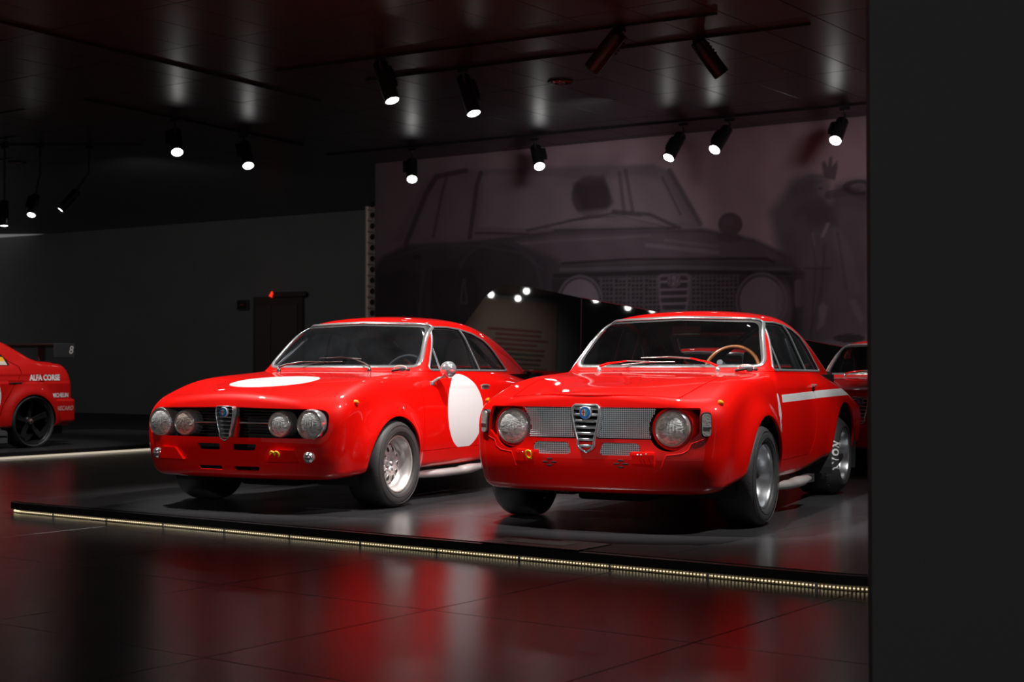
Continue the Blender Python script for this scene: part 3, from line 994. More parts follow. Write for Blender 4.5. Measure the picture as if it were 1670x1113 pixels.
        m = MB(); m.lathe([(0, .022), (.010, .020), (.016, .010), (.018, -.004)], (0, 0, 0), 'x', 20)
        a = m.build('side_repeater', AMBER, root, (uu, av, az), (0, 0, -.35 if sgn > 0 else PI + .35))
    # --- inner skin of the cabin
    lin = lambda u, v, z: f(u, v, z) + .030
    V, T = polygonise(lin, (-.80, .30, .86), (.80, 2.75, 1.36), .02, 3)
    ln = (V, T)
    _, ln = cut(ln, lambda u, v, z: np.maximum(sdpoly(SCREEN, u, z) - .012, np.maximum(v - 1.12, .2 - v)))
    _, ln = cut(ln, lambda u, v, z: np.maximum(sdpoly(BACKWIN, u, z) - .012, 1.78 - v))
    _, ln = cut(ln, lambda u, v, z: np.maximum(sdpoly(SIDEWIN, v, z) - .010, .36 - np.abs(u)))
    _, ln = cut(ln, lambda u, v, z: z - .90)
    fr_, bk_ = cut(ln, lambda u, v, z: v - (1.25 if kind == 'L' else 1.45))
    negf = lambda u, v, z: -f(u, v, z)
    mesh_obj('headliner', *bk_, negf, TAN if kind == 'L' else TAN2, root)
    mesh_obj('front_headliner', *fr_, negf, BLKI, root)
    # --- inside of the lower body, dark
    m = MB()
    m.box((0, 1.55, .27), (1.36, 2.0, .03))
    m.box((0, .50, .55), (1.34, .03, .62)); m.box((0, 2.30, .58), (1.30, .03, .62)); m.box((0, 2.15, .875), (1.24, .55, .02))
    for s in (1, -1): m.box((.655 * s, 1.4, .58), (.02, 1.8, .58))
    m.build('cabin_tub', BLKI, root)
    m = MB(); m.bevbox((0, .66, .845), (1.26, .30, .10), .03); m.bevbox((0, .74, .80), (.36, .2, .16), .03)
    m.build('dashboard', BLKI, root)
    for s in (1, -1):
        st = MB(); st.bevbox((.32 * s, 1.20, .42), (.44, .46, .16), .04); st.bevbox((.32 * s, 1.47, .66), (.42, .12, .52), .05, rx=-.22)
        if kind == 'R' : st.bevbox((.32 * s, 1.545, .97), (.20, .06, .12), .025, rx=-.22)
        st.build('seat', BLKI, root)
    # roll cage
    rc = MB()
    def rb(pts, r=.019): rc.tube(pts, r, 8)
    rb([(-.60, 1.50, .3), (-.59, 1.50, .92), (-.50, 1.48, 1.19), (-.42, 1.47, 1.245), (.42, 1.47, 1.245), (.50, 1.48, 1.19), (.59, 1.50, .92), (.60, 1.50, .3)])
    rb([(.40, 1.47, 1.235), (-.55, 1.50, .55)]) if kind == 'R' else rb([(-.42, 1.46, 1.235), (.58, 1.50, .72)], .024)
    for s in (1, -1): rb([(s * .45, 1.47, 1.22), (s * .48, 2.15, .88)])
    if kind == 'L':
        for s in (1, -1): rb([(s * .50, 1.48, 1.18), (s * .50, 1.0, 1.20), (s * .60, .62, .92), (s * .60, .60, .4)])
    rc.build('roll_cage', CAGE, root)
    # steering wheel (left-hand drive)
    cx, cy, cz = .335, .90, .885 if kind == 'R' else .835
    Mx = Matrix.Translation((cx, cy, cz)) @ Matrix.Rotation(R(-22), 4, 'X')
    m = MB(); m.tube([Mx @ Vector((.185 * math.cos(a), 0, .185 * math.sin(a))) for a in np.linspace(0, 2 * PI, 40, endpoint=False)], .0125, 10, True)
    sw_ = m.build('steering_wheel', WOOD if kind == 'R' else BLACKP, root)
    m = MB()
    for a in (PI * .03, PI * .97, PI * 1.5):
        m.box(Mx @ Vector((.09 * math.cos(a), .01, .09 * math.sin(a))), (.17, .004, .022), ry=-a)
    m.tube([Mx @ Vector((0, .0, 0)), Mx @ Vector((0, -.25, -.03))], .02, 10)
    m.build('steering_spoke', ALLOY if kind == 'R' else BLACKP, sw_)
    # rear view mirror
    m = MB(); m.bevbox((.02, .93, 1.165), (.20, .02, .062), .008); m.tube([(.02, .93, 1.18), (.02, .91, 1.235)], .006, 6)
    m.build('rear_view_mirror', BLACKP, root)
    # --- mechanical parts below and arches
    m = MB(); m.bevbox((-.02, -.02, .245), (.46, .5, .22), .03); m.box((0, .0, .22), (1.2, .06, .05)); m.box((.28, -.35, .235), (.5, .12, .06)); m.box((-.3, -.30, .20), (.12, .1, .06))
    m.tube([(-.55, -.1, .2), (.55, -.1, .2)], .014); m.box((0, 1.2, .30), (1.2, 1.9, .10)); m.box((0, 2.35, .32), (1.1, .2, .12))
    m.build('underbody', DARK, root)
    arch_liner(root, fa, fa[2] + .012); arch_liner(root, ra, ra[2] + .012)
    # nose interior
    m = MB()
    m.box((0, -.42, .46), (1.30, .02, .50))
    m.build('radiator_panel', BLACKP, root)
    # --- wheels
    if kind == 'R':
        for s in (1, -1):
            wheel_mesh(root, 0.0, s, .290, .290, .190, .806, .20, 'deep')
            wheel_mesh(root, 2.35, s, .288, .288, .190, .722, .28, 'deep')
    else:
        for s in (1, -1):
            wheel_mesh(root, 0.0, s, .285, .285, .186, .818, .22, 'slot')
            wheel_mesh(root, 2.35, s, .283, .283, .178, .815, .24, 'slot')
    # --- face
    if kind == 'R':
        for s in (1, -1):
            headlamp(root, .485 * s, -.650, .579, .0895, 0, bezel=.018)
            # bucket behind the lamp
            m = MB(); m.lathe([(.108, .02), (.120, .012), (.122, .14)], (.485 * s, -.655, .579), 'y', 40); m.build('lamp_bucket', RED, root)
            # outer indicator, upright rounded lens
            uu = .676 * s; zz = .604
            vv = float(project_v(f, [abs(uu)], [zz])[0])
            ln_ = rpoly([(-.024, -.062), (.024, -.062), (.024, .062), (-.024, .062)], .022, 5)
            Mi = Matrix.Translation((uu, vv - .006, zz)) @ Matrix.Rotation(.52 * s, 4, 'Z')
            m = MB(); m.prism([(x * 1.22, z * 1.12) for x, z in ln_], .030, Mi); ho = m.build('indicator', BLACKP, root)
            m = MB(); m.prism(ln_, .012, Mi @ Matrix.Translation((0, -.012, 0))); m.build('indicator_lens', LENSW, ho)
            m = MB(); m.box((0, 0, 0), (.05, .006, .004)); m.build('lens_divider', CHROME2, ho, loc=None); ho.children[-1].matrix_local = Mi @ Matrix.Translation((0, -.014, -.012))
        inside = lambda u, z: (abs(u) < .372 + .25 * abs(z - .58)) and .523 < z < .694 and (abs(u) - .485) ** 2 + (z - .579) ** 2 > .124 ** 2
        wire_mesh(root, inside, lambda u: -.688 + .08 * u * u, .527, .692, -.44, .44, .0112, .0027)
        for sg in (1, -1):
            P = np.array(S1) * [sg, 1]
            def ins(u, z): return bool(sdpoly([tuple(p) for p in P], np.array([u]), np.array([z]))[0] < .004)
            wire_mesh(root, ins, lambda u: -.722 + .07 * u * u, .432, .50, min(P[:, 0]) - .01, max(P[:, 0]) + .01, .0112, .0027)
        shield(root, .012, -.752, .708, .446, .080, 7, 'R')
        # tow brackets and yellow hook, small cross shaped louvres
        for s in (1, -1):
            uu = .335 * s + (.0 if s > 0 else -.03)
            vv = float(project_v(f, [abs(uu)], [.415])[0])
            m = MB(); m.bevbox((uu, vv + .016, .412), (.15, .045, .085), .018)
            pad = m.build('tow_bracket', RED, root)
            for dx in (-.02, .0, .03):
                q = MB(); q.lathe([(0, -.005), (.004, -.004), (.005, .002)], (uu + dx, vv - .012, .437 + .005 * (dx > 0)), 'y', 8); q.build('rivet', CHROME2, pad)
            lu = .215 * s; lv = float(project_v(f, [abs(lu)], [.39])[0])
            q = MB()
            for dx, dz in ((-.026, 0), (.026, 0), (0, .018), (0, -.018)):
                q.bevbox((lu + dx, lv, .385 + dz), (.034, .010, .009), .003)
            q.build('cross_louvre', BLACKP, root)
        m = MB(); c = (-.345, -.745, .425)
        m.tube([(c[0] + .017 * math.cos(a), c[1] - .01 * math.sin(a), c[2] + .022 * math.sin(a)) for a in np.linspace(0, 2 * PI, 20, endpoint=False)], .0055, 8, True)
        m.tube([(c[0] + .01, c[1], c[2] - .02), (c[0] + .012, c[1] + .03, c[2] - .03)], .006, 8)
        m.build('tow_hook', YELLOW, root)
        # corner panel edge of the front spoiler
        for s in (1, -1):
            pts = [(.665, .525), (.60, .500), (.585, .465), (.55, .445), (.47, .435), (.455, .40), (.44, .36), (.40, .345)]
            uu = np.array([p[0] for p in pts]); zz = np.array([p[1] for p in pts]); vv = project_v(f, uu, zz)
            m = MB(); m.tube([(uu[i] * s, vv[i] + .001, zz[i]) for i in range(len(pts))], .0045, 6); m.build('spoiler_seam', RED, root)
    else:
        for s in (1, -1):
            headlamp(root, .588 * s, -.668, .560, .0875, 0, bezel=.013)
            headlamp(root, .373 * s, -.692, .560, .0735, 0, warm=(s < 0), bezel=.014)
            m = MB(); m.lathe([(.030, -.012), (.027, -.020), (.016, -.028), (0, -.031)], axis='y', n=24); 
            fu, fz = .595 * s, .358
            vv = float(project_v(f, [abs(fu)], [fz])[0])
            fo = m.build('fog_lamp', REFL, root, (fu, vv - .012, fz))
            m = MB(); m.lathe([(.030, -.014), (.034, -.012), (.036, .0), (.030, .045)], axis='y', n=24); m.build('fog_lamp_ring', CHROME, fo)
            uu = .40 * s if s > 0 else -.46
            vv = float(project_v(f, [abs(uu)], [.36])[0])
            q = MB()
            Pp = [(-.12, -.035), (.12, -.035), (.045, .038), (-.085, .042)] if s < 0 else [(-.09, -.035), (.13, -.035), (.10, .038), (-.03, .042)]
            q.prism([(x * 1.0, z) for x, z in Pp], .05, Matrix.Translation((uu, vv - .018, .362)) @ Matrix.Rotation(.18 * s, 4, 'Z'))
            bm = bmesh.new()
            q.build('tow_bracket', RED, root)
        m = MB(); c = (.372, -.745, .375)
        for dx in (-.017, .017):
            m.tube([(c[0] + dx + .015 * math.cos(a), c[1] - .01 * math.sin(a), c[2] + .018 * math.sin(a)) for a in np.linspace(0, 2 * PI, 18, endpoint=False)], .006, 8, True)
        m.tube([(c[0], c[1], c[2] - .01), (c[0], c[1] + .03, c[2] - .04)], .006, 8)
        m.build('tow_hook', YELLOW, root)
        for s in (1, -1):
            m = MB(); m.tube([(.075 * s, -.712, .567), (.30 * s, -.700, .567)], .0065, 8)
            m.build('grille_bar', CHROME, root)
            m = MB()
            for q_ in range(9):
                m.box((.20 * s, -.660, .490 + q_ * .019), (.25, .004, .003))
            tag(m.build('grille_slats', DARK, root), kind='stuff')
        shield(root, 0, -.768, .672, .455, .066, 8, 'L')
        m = MB(); m.prism([(.0, 0), (.028, 0.0), (.038, .10), (.03, .13)], .02, Matrix.Translation((.045, -.735, .475))); m.build('shield_buttress', RED, root)
    # --- cowl louvres, wipers, cable
    m = MB()
    for i in range(38):
        u = -.30 + i * .6 / 37; v = .425 + .02 * (u / .3) ** 2
        z = float(project_z(f, [u], [v])[0])
        m.box((u, v, z + .0005), (.006, .030, .003), rz=-.5)
    tag(m.build('cowl_louvres', BLACKP, root), kind='stuff')
    def surf(u, v, off): return (u, v, float(project_z(f, [u], [v])[0]) + off)
    arm = mat('dark_wiper_metal', (.12, .11, .11), .3, .8) if kind == 'L' else mat('bright_wiper_metal', (.55, .48, .46), .3, .8)
    for pu, tip in (((-.41, (-.10, .548)), (.385, (.02, .578))) if kind == 'R' else ((-.46, (-.14, .545)), (.31, (.0, .575)))):
        p0 = surf(pu, .46, .0)
        m = MB(); m.lathe([(.0, .030), (.012, .028), (.016, .0), (.017, -.02)], p0, 'z', 14)
        pv = m.build('wiper', arm if kind == 'L' else CHROME, root)
        a = Vector(surf(tip[0] , tip[1], .022))
        b = Vector((p0[0], p0[1], p0[2] + .03)); mid = b * .45 + a * .55 + Vector((0, 0, .018))
        m = MB(); m.tube([b, b * .7 + mid * .3 + Vector((0, 0, .008)), mid], [.009, .007, .0045], 6); m.build('wiper_arm', RED if kind == 'R' else arm, pv)
        m = MB(); m.tube([mid, a], .0035, 6)
        bl = [Vector(surf(tip[0] + d, tip[1] + .004 + .02 * d * (1 if pu < 0 else -1), .012)) for d in np.linspace(-.19, .17, 9)]
        m.tube(bl, .004, 6); m.tube([bl[2], a, bl[6]], .003, 5)
        m.build('wiper_blade', arm, pv)
    cab = MB(); c0 = Vector(surf(.60, .44, .01))
    cab.tube([c0 + Vector((-.10, .01, 0)), c0 + Vector((-.02, .02, .012)), c0 + Vector((.04, .015, .006))], .009, 8)
    cab.tube([c0 + Vector((-.02, .0, 0)), c0 + Vector((.02, -.03, .0))], .006, 6)
    cab.build('battery_cutoff_switch', BLACKP, root)
    cab = MB(); cab.tube([c0 + Vector((-.03 + .05 * math.cos(a), .01, .015 + .02 * math.sin(a))) for a in np.linspace(-.4, 3.6, 14)], .0035, 6)
    cab.build('cutoff_cable', mat('pale_cable', (.75, .68, .58), .5), root)
    # --- side exhaust
    m = MB()
    y0, y1, y2 = (.62, 1.0, 1.30) if kind == 'L' else (.70, .93, 1.18)
    zx = .175
    def oval(y, a, b, cz, cx=.70, n=16): return [(cx + a * .85 * math.cos(2 * PI * k / n), y, cz + b * .8 * math.sin(2 * PI * k / n)) for k in range(n)]
    rings = [oval(y0 - .3, .03, .026, zx, .60), oval(y0, .045, .034, zx, .66), oval(y0 + .12, .05, .036, zx, .70), oval(y1, .05, .036, zx, .72), oval(y1 + .01, .043, .030, zx, .722), oval(y1 + .03, .052, .040, zx + .004, .725), oval((y1 + y2) / 2, .058, .042, zx + .01, .74), oval(y2, .040, .026, zx + .02, .755), oval(y2 + .005, .034, .02, zx + .02, .755), oval(y2 - .08, .032, .02, zx + .02, .75)]
    vs = sum(rings, []); n = 16
    m.add(vs, [(i * n + k, i * n + (k + 1) % n, (i + 1) * n + (k + 1) % n, (i + 1) * n + k) for i in range(len(rings) - 1) for k in range(n)], True)
    m.build('side_exhaust', EXH, root)
    m = MB(); m.box((.74, y2 + .08, .19), (.05, .16, .05)); m.build('exhaust_hanger', DARK, root)
    # --- round wing mirror on the left car
    if kind == 'L':
        c = Vector((.83, .66, .905))
        m = MB(); m.lathe([(0, .050), (.02, .048), (.042, .036), (.056, .012), (.060, -.010), (.056, -.022), (0, -.020)], axis='y', n=32)
        mo = m.build('wing_mirror', CHROME, root, c, (0, 0, PI + .12))
        uu = float(project_u(f, [.58], [.80])[0])
        m = MB(); m.tube([(c.x - .01, c.y, c.z - .045), (uu + .03, .62, .845), (uu, .585, .815)], [.008, .009, .011], 8); m.bevbox((uu - .002, .585, .81), (.012, .055, .03), .005)
        m.build('mirror_stalk', CHROME, root)
    else:
        # white emblem on the front wing: slim serpent-like figure of strokes
        for k, (cx, cz, a, b, t) in enumerate(EM):
            pts = circle_pts(0, 0, a, 18, b)
            vv = np.array([cx + x * math.cos(t) + z * math.sin(t) for x, z in pts]); zz = np.array([cz - x * math.sin(t) + z * math.cos(t) for x, z in pts])
            uu = project_u(f, vv, zz, 1, off=.0012 + .0003 * k)
            m = MB(); m.add([(uu[i], vv[i], zz[i]) for i in range(18)], [tuple(range(18))]); m.build('wing_emblem', WHITE, root)
    return root, f

# ------------------------------------------------------------------ the hall
CEIL = 4.02
FL = -0.075
P1 = Vector((4.35, 18.0, 0)); P2 = Vector((-2.07, 22.2, 0))
MX = (P1 - P2).normalized()                 # along the mural, to the right
MN = Vector((-MX.y, MX.x, 0)); MN = MN if MN.y < 0 else -MN   # towards the camera

def floor_mat(name, col, rough, spec, seed=0.0, bumpy=.02):
    m, nt, b = new_mat(name); L = nt.links
    tc = nt.nodes.new('ShaderNodeTexCoord')
    geo = nt.nodes.new('ShaderNodeNewGeometry')
    n = nt.nodes.new('ShaderNodeTexNoise'); n.inputs['Scale'].default_value = 1.6; n.inputs['Detail'].default_value = 7
    L.new(geo.outputs['Position'], n.inputs['Vector'])
    mp = nt.nodes.new('ShaderNodeMapping'); mp.inputs['Scale'].default_value = (1, 6, 1); mp.inputs['Rotation'].default_value = (0, 0, .6)
    L.new(geo.outputs['Position'], mp.inputs['Vector'])
    n2 = nt.nodes.new('ShaderNodeTexNoise'); n2.inputs['Scale'].default_value = 4; n2.inputs['Detail'].default_value = 8
    L.new(mp.outputs[0], n2.inputs['Vector'])
    mx = nt.nodes.new('ShaderNodeMixRGB'); mx.inputs[1].default_value = (*[c * .75 for c in col], 1); mx.inputs[2].default_value = (*[c * 1.3 for c in col], 1)
    L.new(n2.outputs['Fac'], mx.inputs[0]); L.new(mx.outputs[0], b.inputs['Base Color'])
    mr = nt.nodes.new('ShaderNodeMapRange'); mr.inputs['To Min'].default_value = rough * .94; mr.inputs['To Max'].default_value = rough * 1.06
    L.new(n.outputs['Fac'], mr.inputs['Value']); L.new(mr.outputs[0], b.inputs['Roughness'])
    b.inputs['Specular IOR Level'].default_value = spec
    bp = nt.nodes.new('ShaderNodeBump'); bp.inputs['Strength'].default_value = bumpy; bp.inputs['Distance'].default_value = .02
    n3 = nt.nodes.new('ShaderNodeTexNoise'); n3.inputs['Scale'].default_value = 160
    L.new(geo.outputs['Position'], n3.inputs['Vector']); L.new(n3.outputs['Fac'], bp.inputs['Height']); L.new(bp.outputs[0], b.inputs['Normal'])
    MATS[name] = m
    return m
FLOORM = floor_mat('dark_polished_floor', (.105, .100, .104), .24, .5)
PLATM = floor_mat('platform_tile', (.040, .040, .044), .24, .8)
CEILM = floor_mat('dark_ceiling_panel', (.065, .068, .073), .33, .35, bumpy=.0)
JOINT = mat('joint_black', (.015, .015, .015), .8)
WALLD = mat('dark_wall', (.25, .25, .255), .8, var=.15, vscale=1.5)
WALLG = mat('grey_wall_panel', (.30, .33, .37), .75, var=.15, vscale=1.2)
PILLAR = mat('matt_black_partition', (.30, .30, .30), .95, spec=.05)
TRACK = mat('black_lamp_metal', (.022, .022, .024), .35, .3)
EDGEB = mat('black_platform_edge', (.02, .02, .022), .4)

def slab(name, poly, z0, z1, m, kind='structure', parent=None, bev=0.0):
    mb = MB(); n = len(poly)
    mb.add([(x, y, z0) for x, y in poly] + [(x, y, z1) for x, y in poly], [tuple(range(n))[::-1], tuple(range(n, 2 * n))] + [(i, (i + 1) % n, (i + 1) % n + n, i + n) for i in range(n)])
    o = mb.build(name, m, parent)
    if kind: o['kind'] = kind
    return o

fl = slab('floor', [(-18.2, -2.5), (9, -2.5), (9, 34), (-18.2, 34)], FL - .12, FL - .012, JOINT)
ce = slab('ceiling', [(-18.2, -2.5), (9, -2.5), (9, 34), (-18.2, 34)], CEIL + .012, CEIL + .12, CEILM)

def pt(e, n): return EX * e + NX * n        # hall grid: e to the left along the platform, n into the hall
def clip_poly(poly, a, b, c):
    """keep the side a*x+b*y <= c"""
    out = []
    for i in range(len(poly)):
        p, q = poly[i], poly[(i + 1) % len(poly)]
        dp, dq = a * p[0] + b * p[1] - c, a * q[0] + b * q[1] - c
        if dp <= 0: out.append(p)
        if (dp <= 0) != (dq <= 0):
            t = dp / (dp - dq); out.append((p[0] + t * (q[0] - p[0]), p[1] + t * (q[1] - p[1])))
    return out

def tile_mesh(name, w, d, th, m, bev=.003):
    mb = MB(); bm = bmesh.new(); bmesh.ops.create_cube(bm, size=1)
    for v in bm.verts: v.co = Vector((v.co.x * w, v.co.y * d, v.co.z * th))
    bmesh.ops.bevel(bm, geom=[e for e in bm.edges if all(abs(v.co.z - th / 2) < 1e-6 for v in e.verts) or all(abs(v.co.z + th / 2) < 1e-6 for v in e.verts)], offset=bev, segments=1, affect='EDGES')
    me = bpy.data.meshes.new(name); bm.to_mesh(me); bm.free(); me.materials.append(m)
    return me
TILE = 1.22
tm = tile_mesh('tile', TILE - .006, TILE - .006, .012, FLOORM, .0006)
EA = math.atan2(-EX.y, -EX.x)
fwd_ok = lambda p, m=2.2: p.y > 2.0 and abs(p.x) < p.y * .36 + m
for i in range(-12, 18):
    for j in range(-2, 22):
        c = pt(3.80 + TILE * (i - .5), 4.68 + TILE * (j - .5))
        if not (2.2 < c.y < 24 and abs(c.x) < c.y * .36 + 1.2 and c.x < 5): continue
        # skip tiles wholly below the show platform
        e, n = c.dot(EX), c.dot(NX)
        if n > 7.4 and 3.2 < e < 7.8: continue
        o = bpy.data.objects.new('tile', tm); COL.objects.link(o); o.parent = fl
        o.location = (c.x, c.y, FL - .006); o.rotation_euler = (0, 0, EA)
pm = tile_mesh('ceiling_panel', 1.20 - .006, .60 - .006, .012, CEILM)
for i in range(-14, 44):
    for j in range(-2, 44):
        c = pt(.3 + .60 * i, 9.0 + 1.2 * (j - 12) + (.0))
        if not (10.5 < c.y < 22.3 and -c.x < c.y * .355 + .3 and c.x < c.y * .245 + .5): continue
        o = bpy.data.objects.new('ceiling_panel', pm); COL.objects.link(o); o.parent = ce
        o.location = (c.x, c.y, CEIL + .006); o.rotation_euler = (random.uniform(-.0016, .0016), random.uniform(-.0016, .0016), EA + PI / 2)

# walls
slab('wall_left', [(-18.2, -2.5), (-18.0, -2.5), (-18.0, 34), (-18.2, 34)], FL - .1, CEIL + .1, WALLD)
slab('wall_right', [(8.8, -2.5), (9.0, -2.5), (9.0, 34), (8.8, 34)], FL - .1, CEIL + .1, WALLD)
def wall_seg(name, a, b, th, z0, z1, m):
    a, b = Vector((a[0], a[1], 0)), Vector((b[0], b[1], 0)); d = (b - a).normalized(); nn = Vector((-d.y, d.x, 0))
    nn = nn if nn.y > 0 else -nn
    return slab(name, [(p.x, p.y) for p in (a, b, b + nn * th, a + nn * th)], z0, z1, m)
W0 = P1 - MN * 5 + MX * 5; W1 = P2 - MN * 5 - MX * 17.5
wall_seg('wall_back', W1, W0, .2, FL, CEIL, WALLD)
slab('wall_partition', [(1.0996, 4.5), (3.2, 4.5), (3.2, 4.55), (1.0996, 4.55)], FL, CEIL, PILLAR)

# grey wall panel between the dark wall and the mural
g0 = P2 - MN * 2.2 - MX * .15; g1 = g0 - MX * .95 - MN * .2
wall_seg('wall_side', g1, g0 + MX * .6, .12, FL, 3.72, WALLG)

# door in the back wall, sign box, exit light
def on_wall(px, z, off=0.0):
    """point of the back wall seen in the direction px"""
    k = (px - 835) / 2396.8
    a = W1; d = W0 - W1
    t = (k * a.y - a.x) / (d.x - k * d.y)
    p = a + d * t + MN * off
    return Vector((p.x, p.y, z))
DOORM = mat('dark_door_panel', (.10, .075, .075), .5)
a, b = on_wall(420, 0), on_wall(494, 0)
w = (b - a).length; ang = math.atan2(MX.y, MX.x); c = (a + b) / 2
m = MB()
zt = .91 + (602 - 484) / 2396.8 * c.y
hgt = zt - FL
m.box((c.x + MN.x * .05, c.y + MN.y * .05, FL + hgt / 2), (w + .10, .06, hgt), rz=ang)
dr = m.build('door_1', DOORM); dr['kind'] = 'structure'
for s in (-1, 1):
    m = MB(); q = c + MX * (w * (-.29 if s < 0 else .17)) + MN * .10
    m.bevbox((q.x, q.y, FL + hgt * .47), (w * (.32 if s < 0 else .56), .04, hgt * .92), .01, rz=ang); m.build('door_leaf', mat('dark_leaf', (.13, .10, .10), .45), dr)
m = MB(); q = on_wall(478, zt + .03, .14); m.bevbox((q.x, q.y, q.z), (.9, .08, .10), .01, rz=ang); m.build('door_head', DOORM, dr)
q = on_wall(452, .91 + (602 - 481) / 2396.8 * c.y, .2)
t = empty('exit_light', (q.x, q.y, q.z), ang)
tag(t, 'tiny red indicator lamp above the dark door on the back wall', 'lamp')
m = MB(); m.prism([(-.05, -.03), (.02, -.06), (.05, 0), (.02, .06)], .04); m.build('lamp_glass', mat('red_indicator', (.8, .05, .02), .4, emit=(1, .03, .01), estr=1.2), t)
m = MB(); m.bevbox((.15, .02, -.02), (.25, .03, .03), .005); m.build('lamp_base', mat('dim_orange', (.35, .09, .03), .5), t)
q = on_wall(400, .91 + (602 - 496) / 2396.8 * c.y, .08)
t = empty('wall_sign', (q.x, q.y, q.z), ang)
tag(t, 'small dark framed sign on the wall left of the door', 'sign')
m = MB(); m.bevbox((0, 0, 0), (.30, .03, .21), .006); m.build('sign_frame', mat('sign_grey', (.16, .14, .14), .5), t)
m = MB(); m.bevbox((0, -.022, 0), (.27, .01, .18), .003); m.build('sign_face', BLACKP, t)
m = MB(); m.bevbox((.0, -.03, .0), (.12, .006, .03), .002); m.build('sign_mark', mat('dim_orange', (.35, .09, .03), .5), t)

# ------------------------------------------------------------------ printed mural
def mural():
    nu, nz = 430, 230
    z0, z1 = .30, CEIL - .0
    L = (P1 - P2).length
    ext = .9
    su = np.linspace(0, L + ext, nu); sz = np.linspace(z0, z1, nz)
    S_, Z_ = np.meshgrid(su, sz, indexing='ij')
    X = P2.x + MX.x * S_; Y = P2.y + MX.y * S_
    # print coordinates of the picture (a view of the wall, 803 wide)
    zc_, yc_ = Z_ - EYE, Y
    fy = yc_ * math.cos(.018941) + zc_ * math.sin(.018941)
    px = 835 + 2396.8 * X / fy; py = 556.5 - 2396.8 * (-yc_ * math.sin(.018941) + zc_ * math.cos(.018941)) / fy
    px = px.ravel(); py = py.ravel()
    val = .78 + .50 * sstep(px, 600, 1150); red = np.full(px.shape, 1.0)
    def soft(d, b): return 1 - sstep(d, -b, b)
    def mixv(mask, v): 
        nonlocal val
        val = val * (1 - mask) + v * mask
    def poly(P, v, b=3, a=1.0, neutral=None):
        nonlocal red
        mk = soft(sdpoly(P, px, py), b) * a; mixv(mk, v)
        if neutral is not None: red = red * (1 - mk) + neutral * mk
    def ell(cx, cy, rx, ry, v, b=.08, a=1.0):
        d = np.sqrt(((px - cx) / rx) ** 2 + ((py - cy) / ry) ** 2) - 1; mixv(soft(d, b) * a, v)
    def ring(cx, cy, rx, ry, w, v, a=1.0):
        d = np.abs(np.sqrt(((px - cx) / rx) ** 2 + ((py - cy) / ry) ** 2) - 1) * min(rx, ry) - w; mixv(soft(d, 1.5) * a, v)
    def line(P, w, v, a=1.0, b=1.5):
        d = np.full(px.shape, 1e9)
        for (x0, y0), (x1, y1) in zip(P[:-1], P[1:]):
            ex, ey = x1 - x0, y1 - y0
            t = np.clip(((px - x0) * ex + (py - y0) * ey) / (ex * ex + ey * ey), 0, 1)
            d = np.minimum(d, np.hypot(px - x0 - t * ex, py - y0 - t * ey))
        mixv(soft(d - w, b) * a, v)
    # body of the printed car
    poly([(608, 445), (625, 418), (665, 398), (770, 392), (900, 375), (1145, 372), (1230, 390), (1290, 418), (1312, 450), (1312, 620), (608, 620)], .34, 5, 1, .35)
    poly([(640, 395), (690, 300), (712, 282), (740, 278), (1065, 268), (1095, 280), (1142, 360), (1145, 372), (900, 376), (770, 392)], .62, 5, .8, .6)
    poly([(680, 388), (703, 305), (720, 290), (768, 288), (764, 385)], .74, 3, .8)
    poly([(782, 372), (788, 290), (800, 282), (950, 292), (1050, 285), (1082, 295), (1120, 352), (1128, 362), (980, 366), (860, 374)], .92, 4, .8, .8)
    line([(662, 398), (695, 315), (712, 288), (760, 278)], 4, .30, .9)
    line([(707, 385), (720, 320), (728, 290)], 2.5, .38, .8)
    line([(766, 388), (778, 300), (784, 282)], 3.5, .32, .9)
    line([(778, 378), (787, 296), (792, 284)], 1.5, .75, .6)
    line([(780, 374), (860, 376)], 3, .66, .7); line([(776, 380), (860, 382)], 2, .25, .8)
    line([(1092, 278), (1142, 365)], 4, .45, .8); line([(1080, 290), (1110, 350)], 2, .4, .8)
    # driver and cockpit
    ell(963, 320, 31, 34, .24, .12, .9); poly([(935, 300), (985, 285), (1000, 330), (990, 345), (950, 345)], .22, 5, .9)
    poly([(945, 345), (1010, 338), (1040, 362), (935, 366)], .85, 4, .5)
    line([(1000, 280), (1010, 350)], 5, 1.0, .5); line([(1020, 278), (1032, 345)], 3, .35, .7); line([(1010, 282), (1018, 348)], 3, .3, .6)
    for k in range(5): line([(890 + k * 9, 372 - k * 3), (960 + k * 12, 352 + (k % 2) * 4), (1060 + k * 8, 372)], 1.2, .95 if k % 2 else .3, .6)
    line([(860, 376), (930, 360), (1000, 348), (1045, 352)], 2, .3, .8)
    line([(1000, 345), (1060, 350), (1108, 372)], 3, .3, .8)
    line([(905, 376), (1100, 372)], 2.2, .25, .8)
    # bonnet
    poly([(840, 395), (905, 382), (1150, 378), (1235, 395), (1285, 425), (1100, 425), (920, 430), (890, 415)], .60, 6, .8, .55)
    line([(850, 398), (920, 392), (1010, 388), (1060, 384)], 2, .85, .5); line([(1055, 400), (1170, 412)], 3.5, .95, .6)
    line([(1085, 392), (1170, 402)], 2.5, .9, .5)
    line([(918, 430), (1030, 423), (1250, 422), (1262, 428)], 2.2, .18, .9)
    line([(915, 440), (1100, 436), (1290, 440)], 3, .62, .7)
    line([(905, 450), (1100, 444), (1310, 446)], 3.5, .16, .9)
    # grille opening with printed wire mesh
    poly([(900, 455), (1312, 450), (1310, 540), (900, 540)], .20, 3, .9, .4)
    gm = soft(sdpoly([(975, 452), (1205, 448), (1205, 520), (985, 520)], px, py), 2)
    dots = (np.cos(px * 2 * PI / 7.0) > .2) | (np.cos(py * 2 * PI / 7.0) > .3)
    mixv(gm * dots * .8, .55)
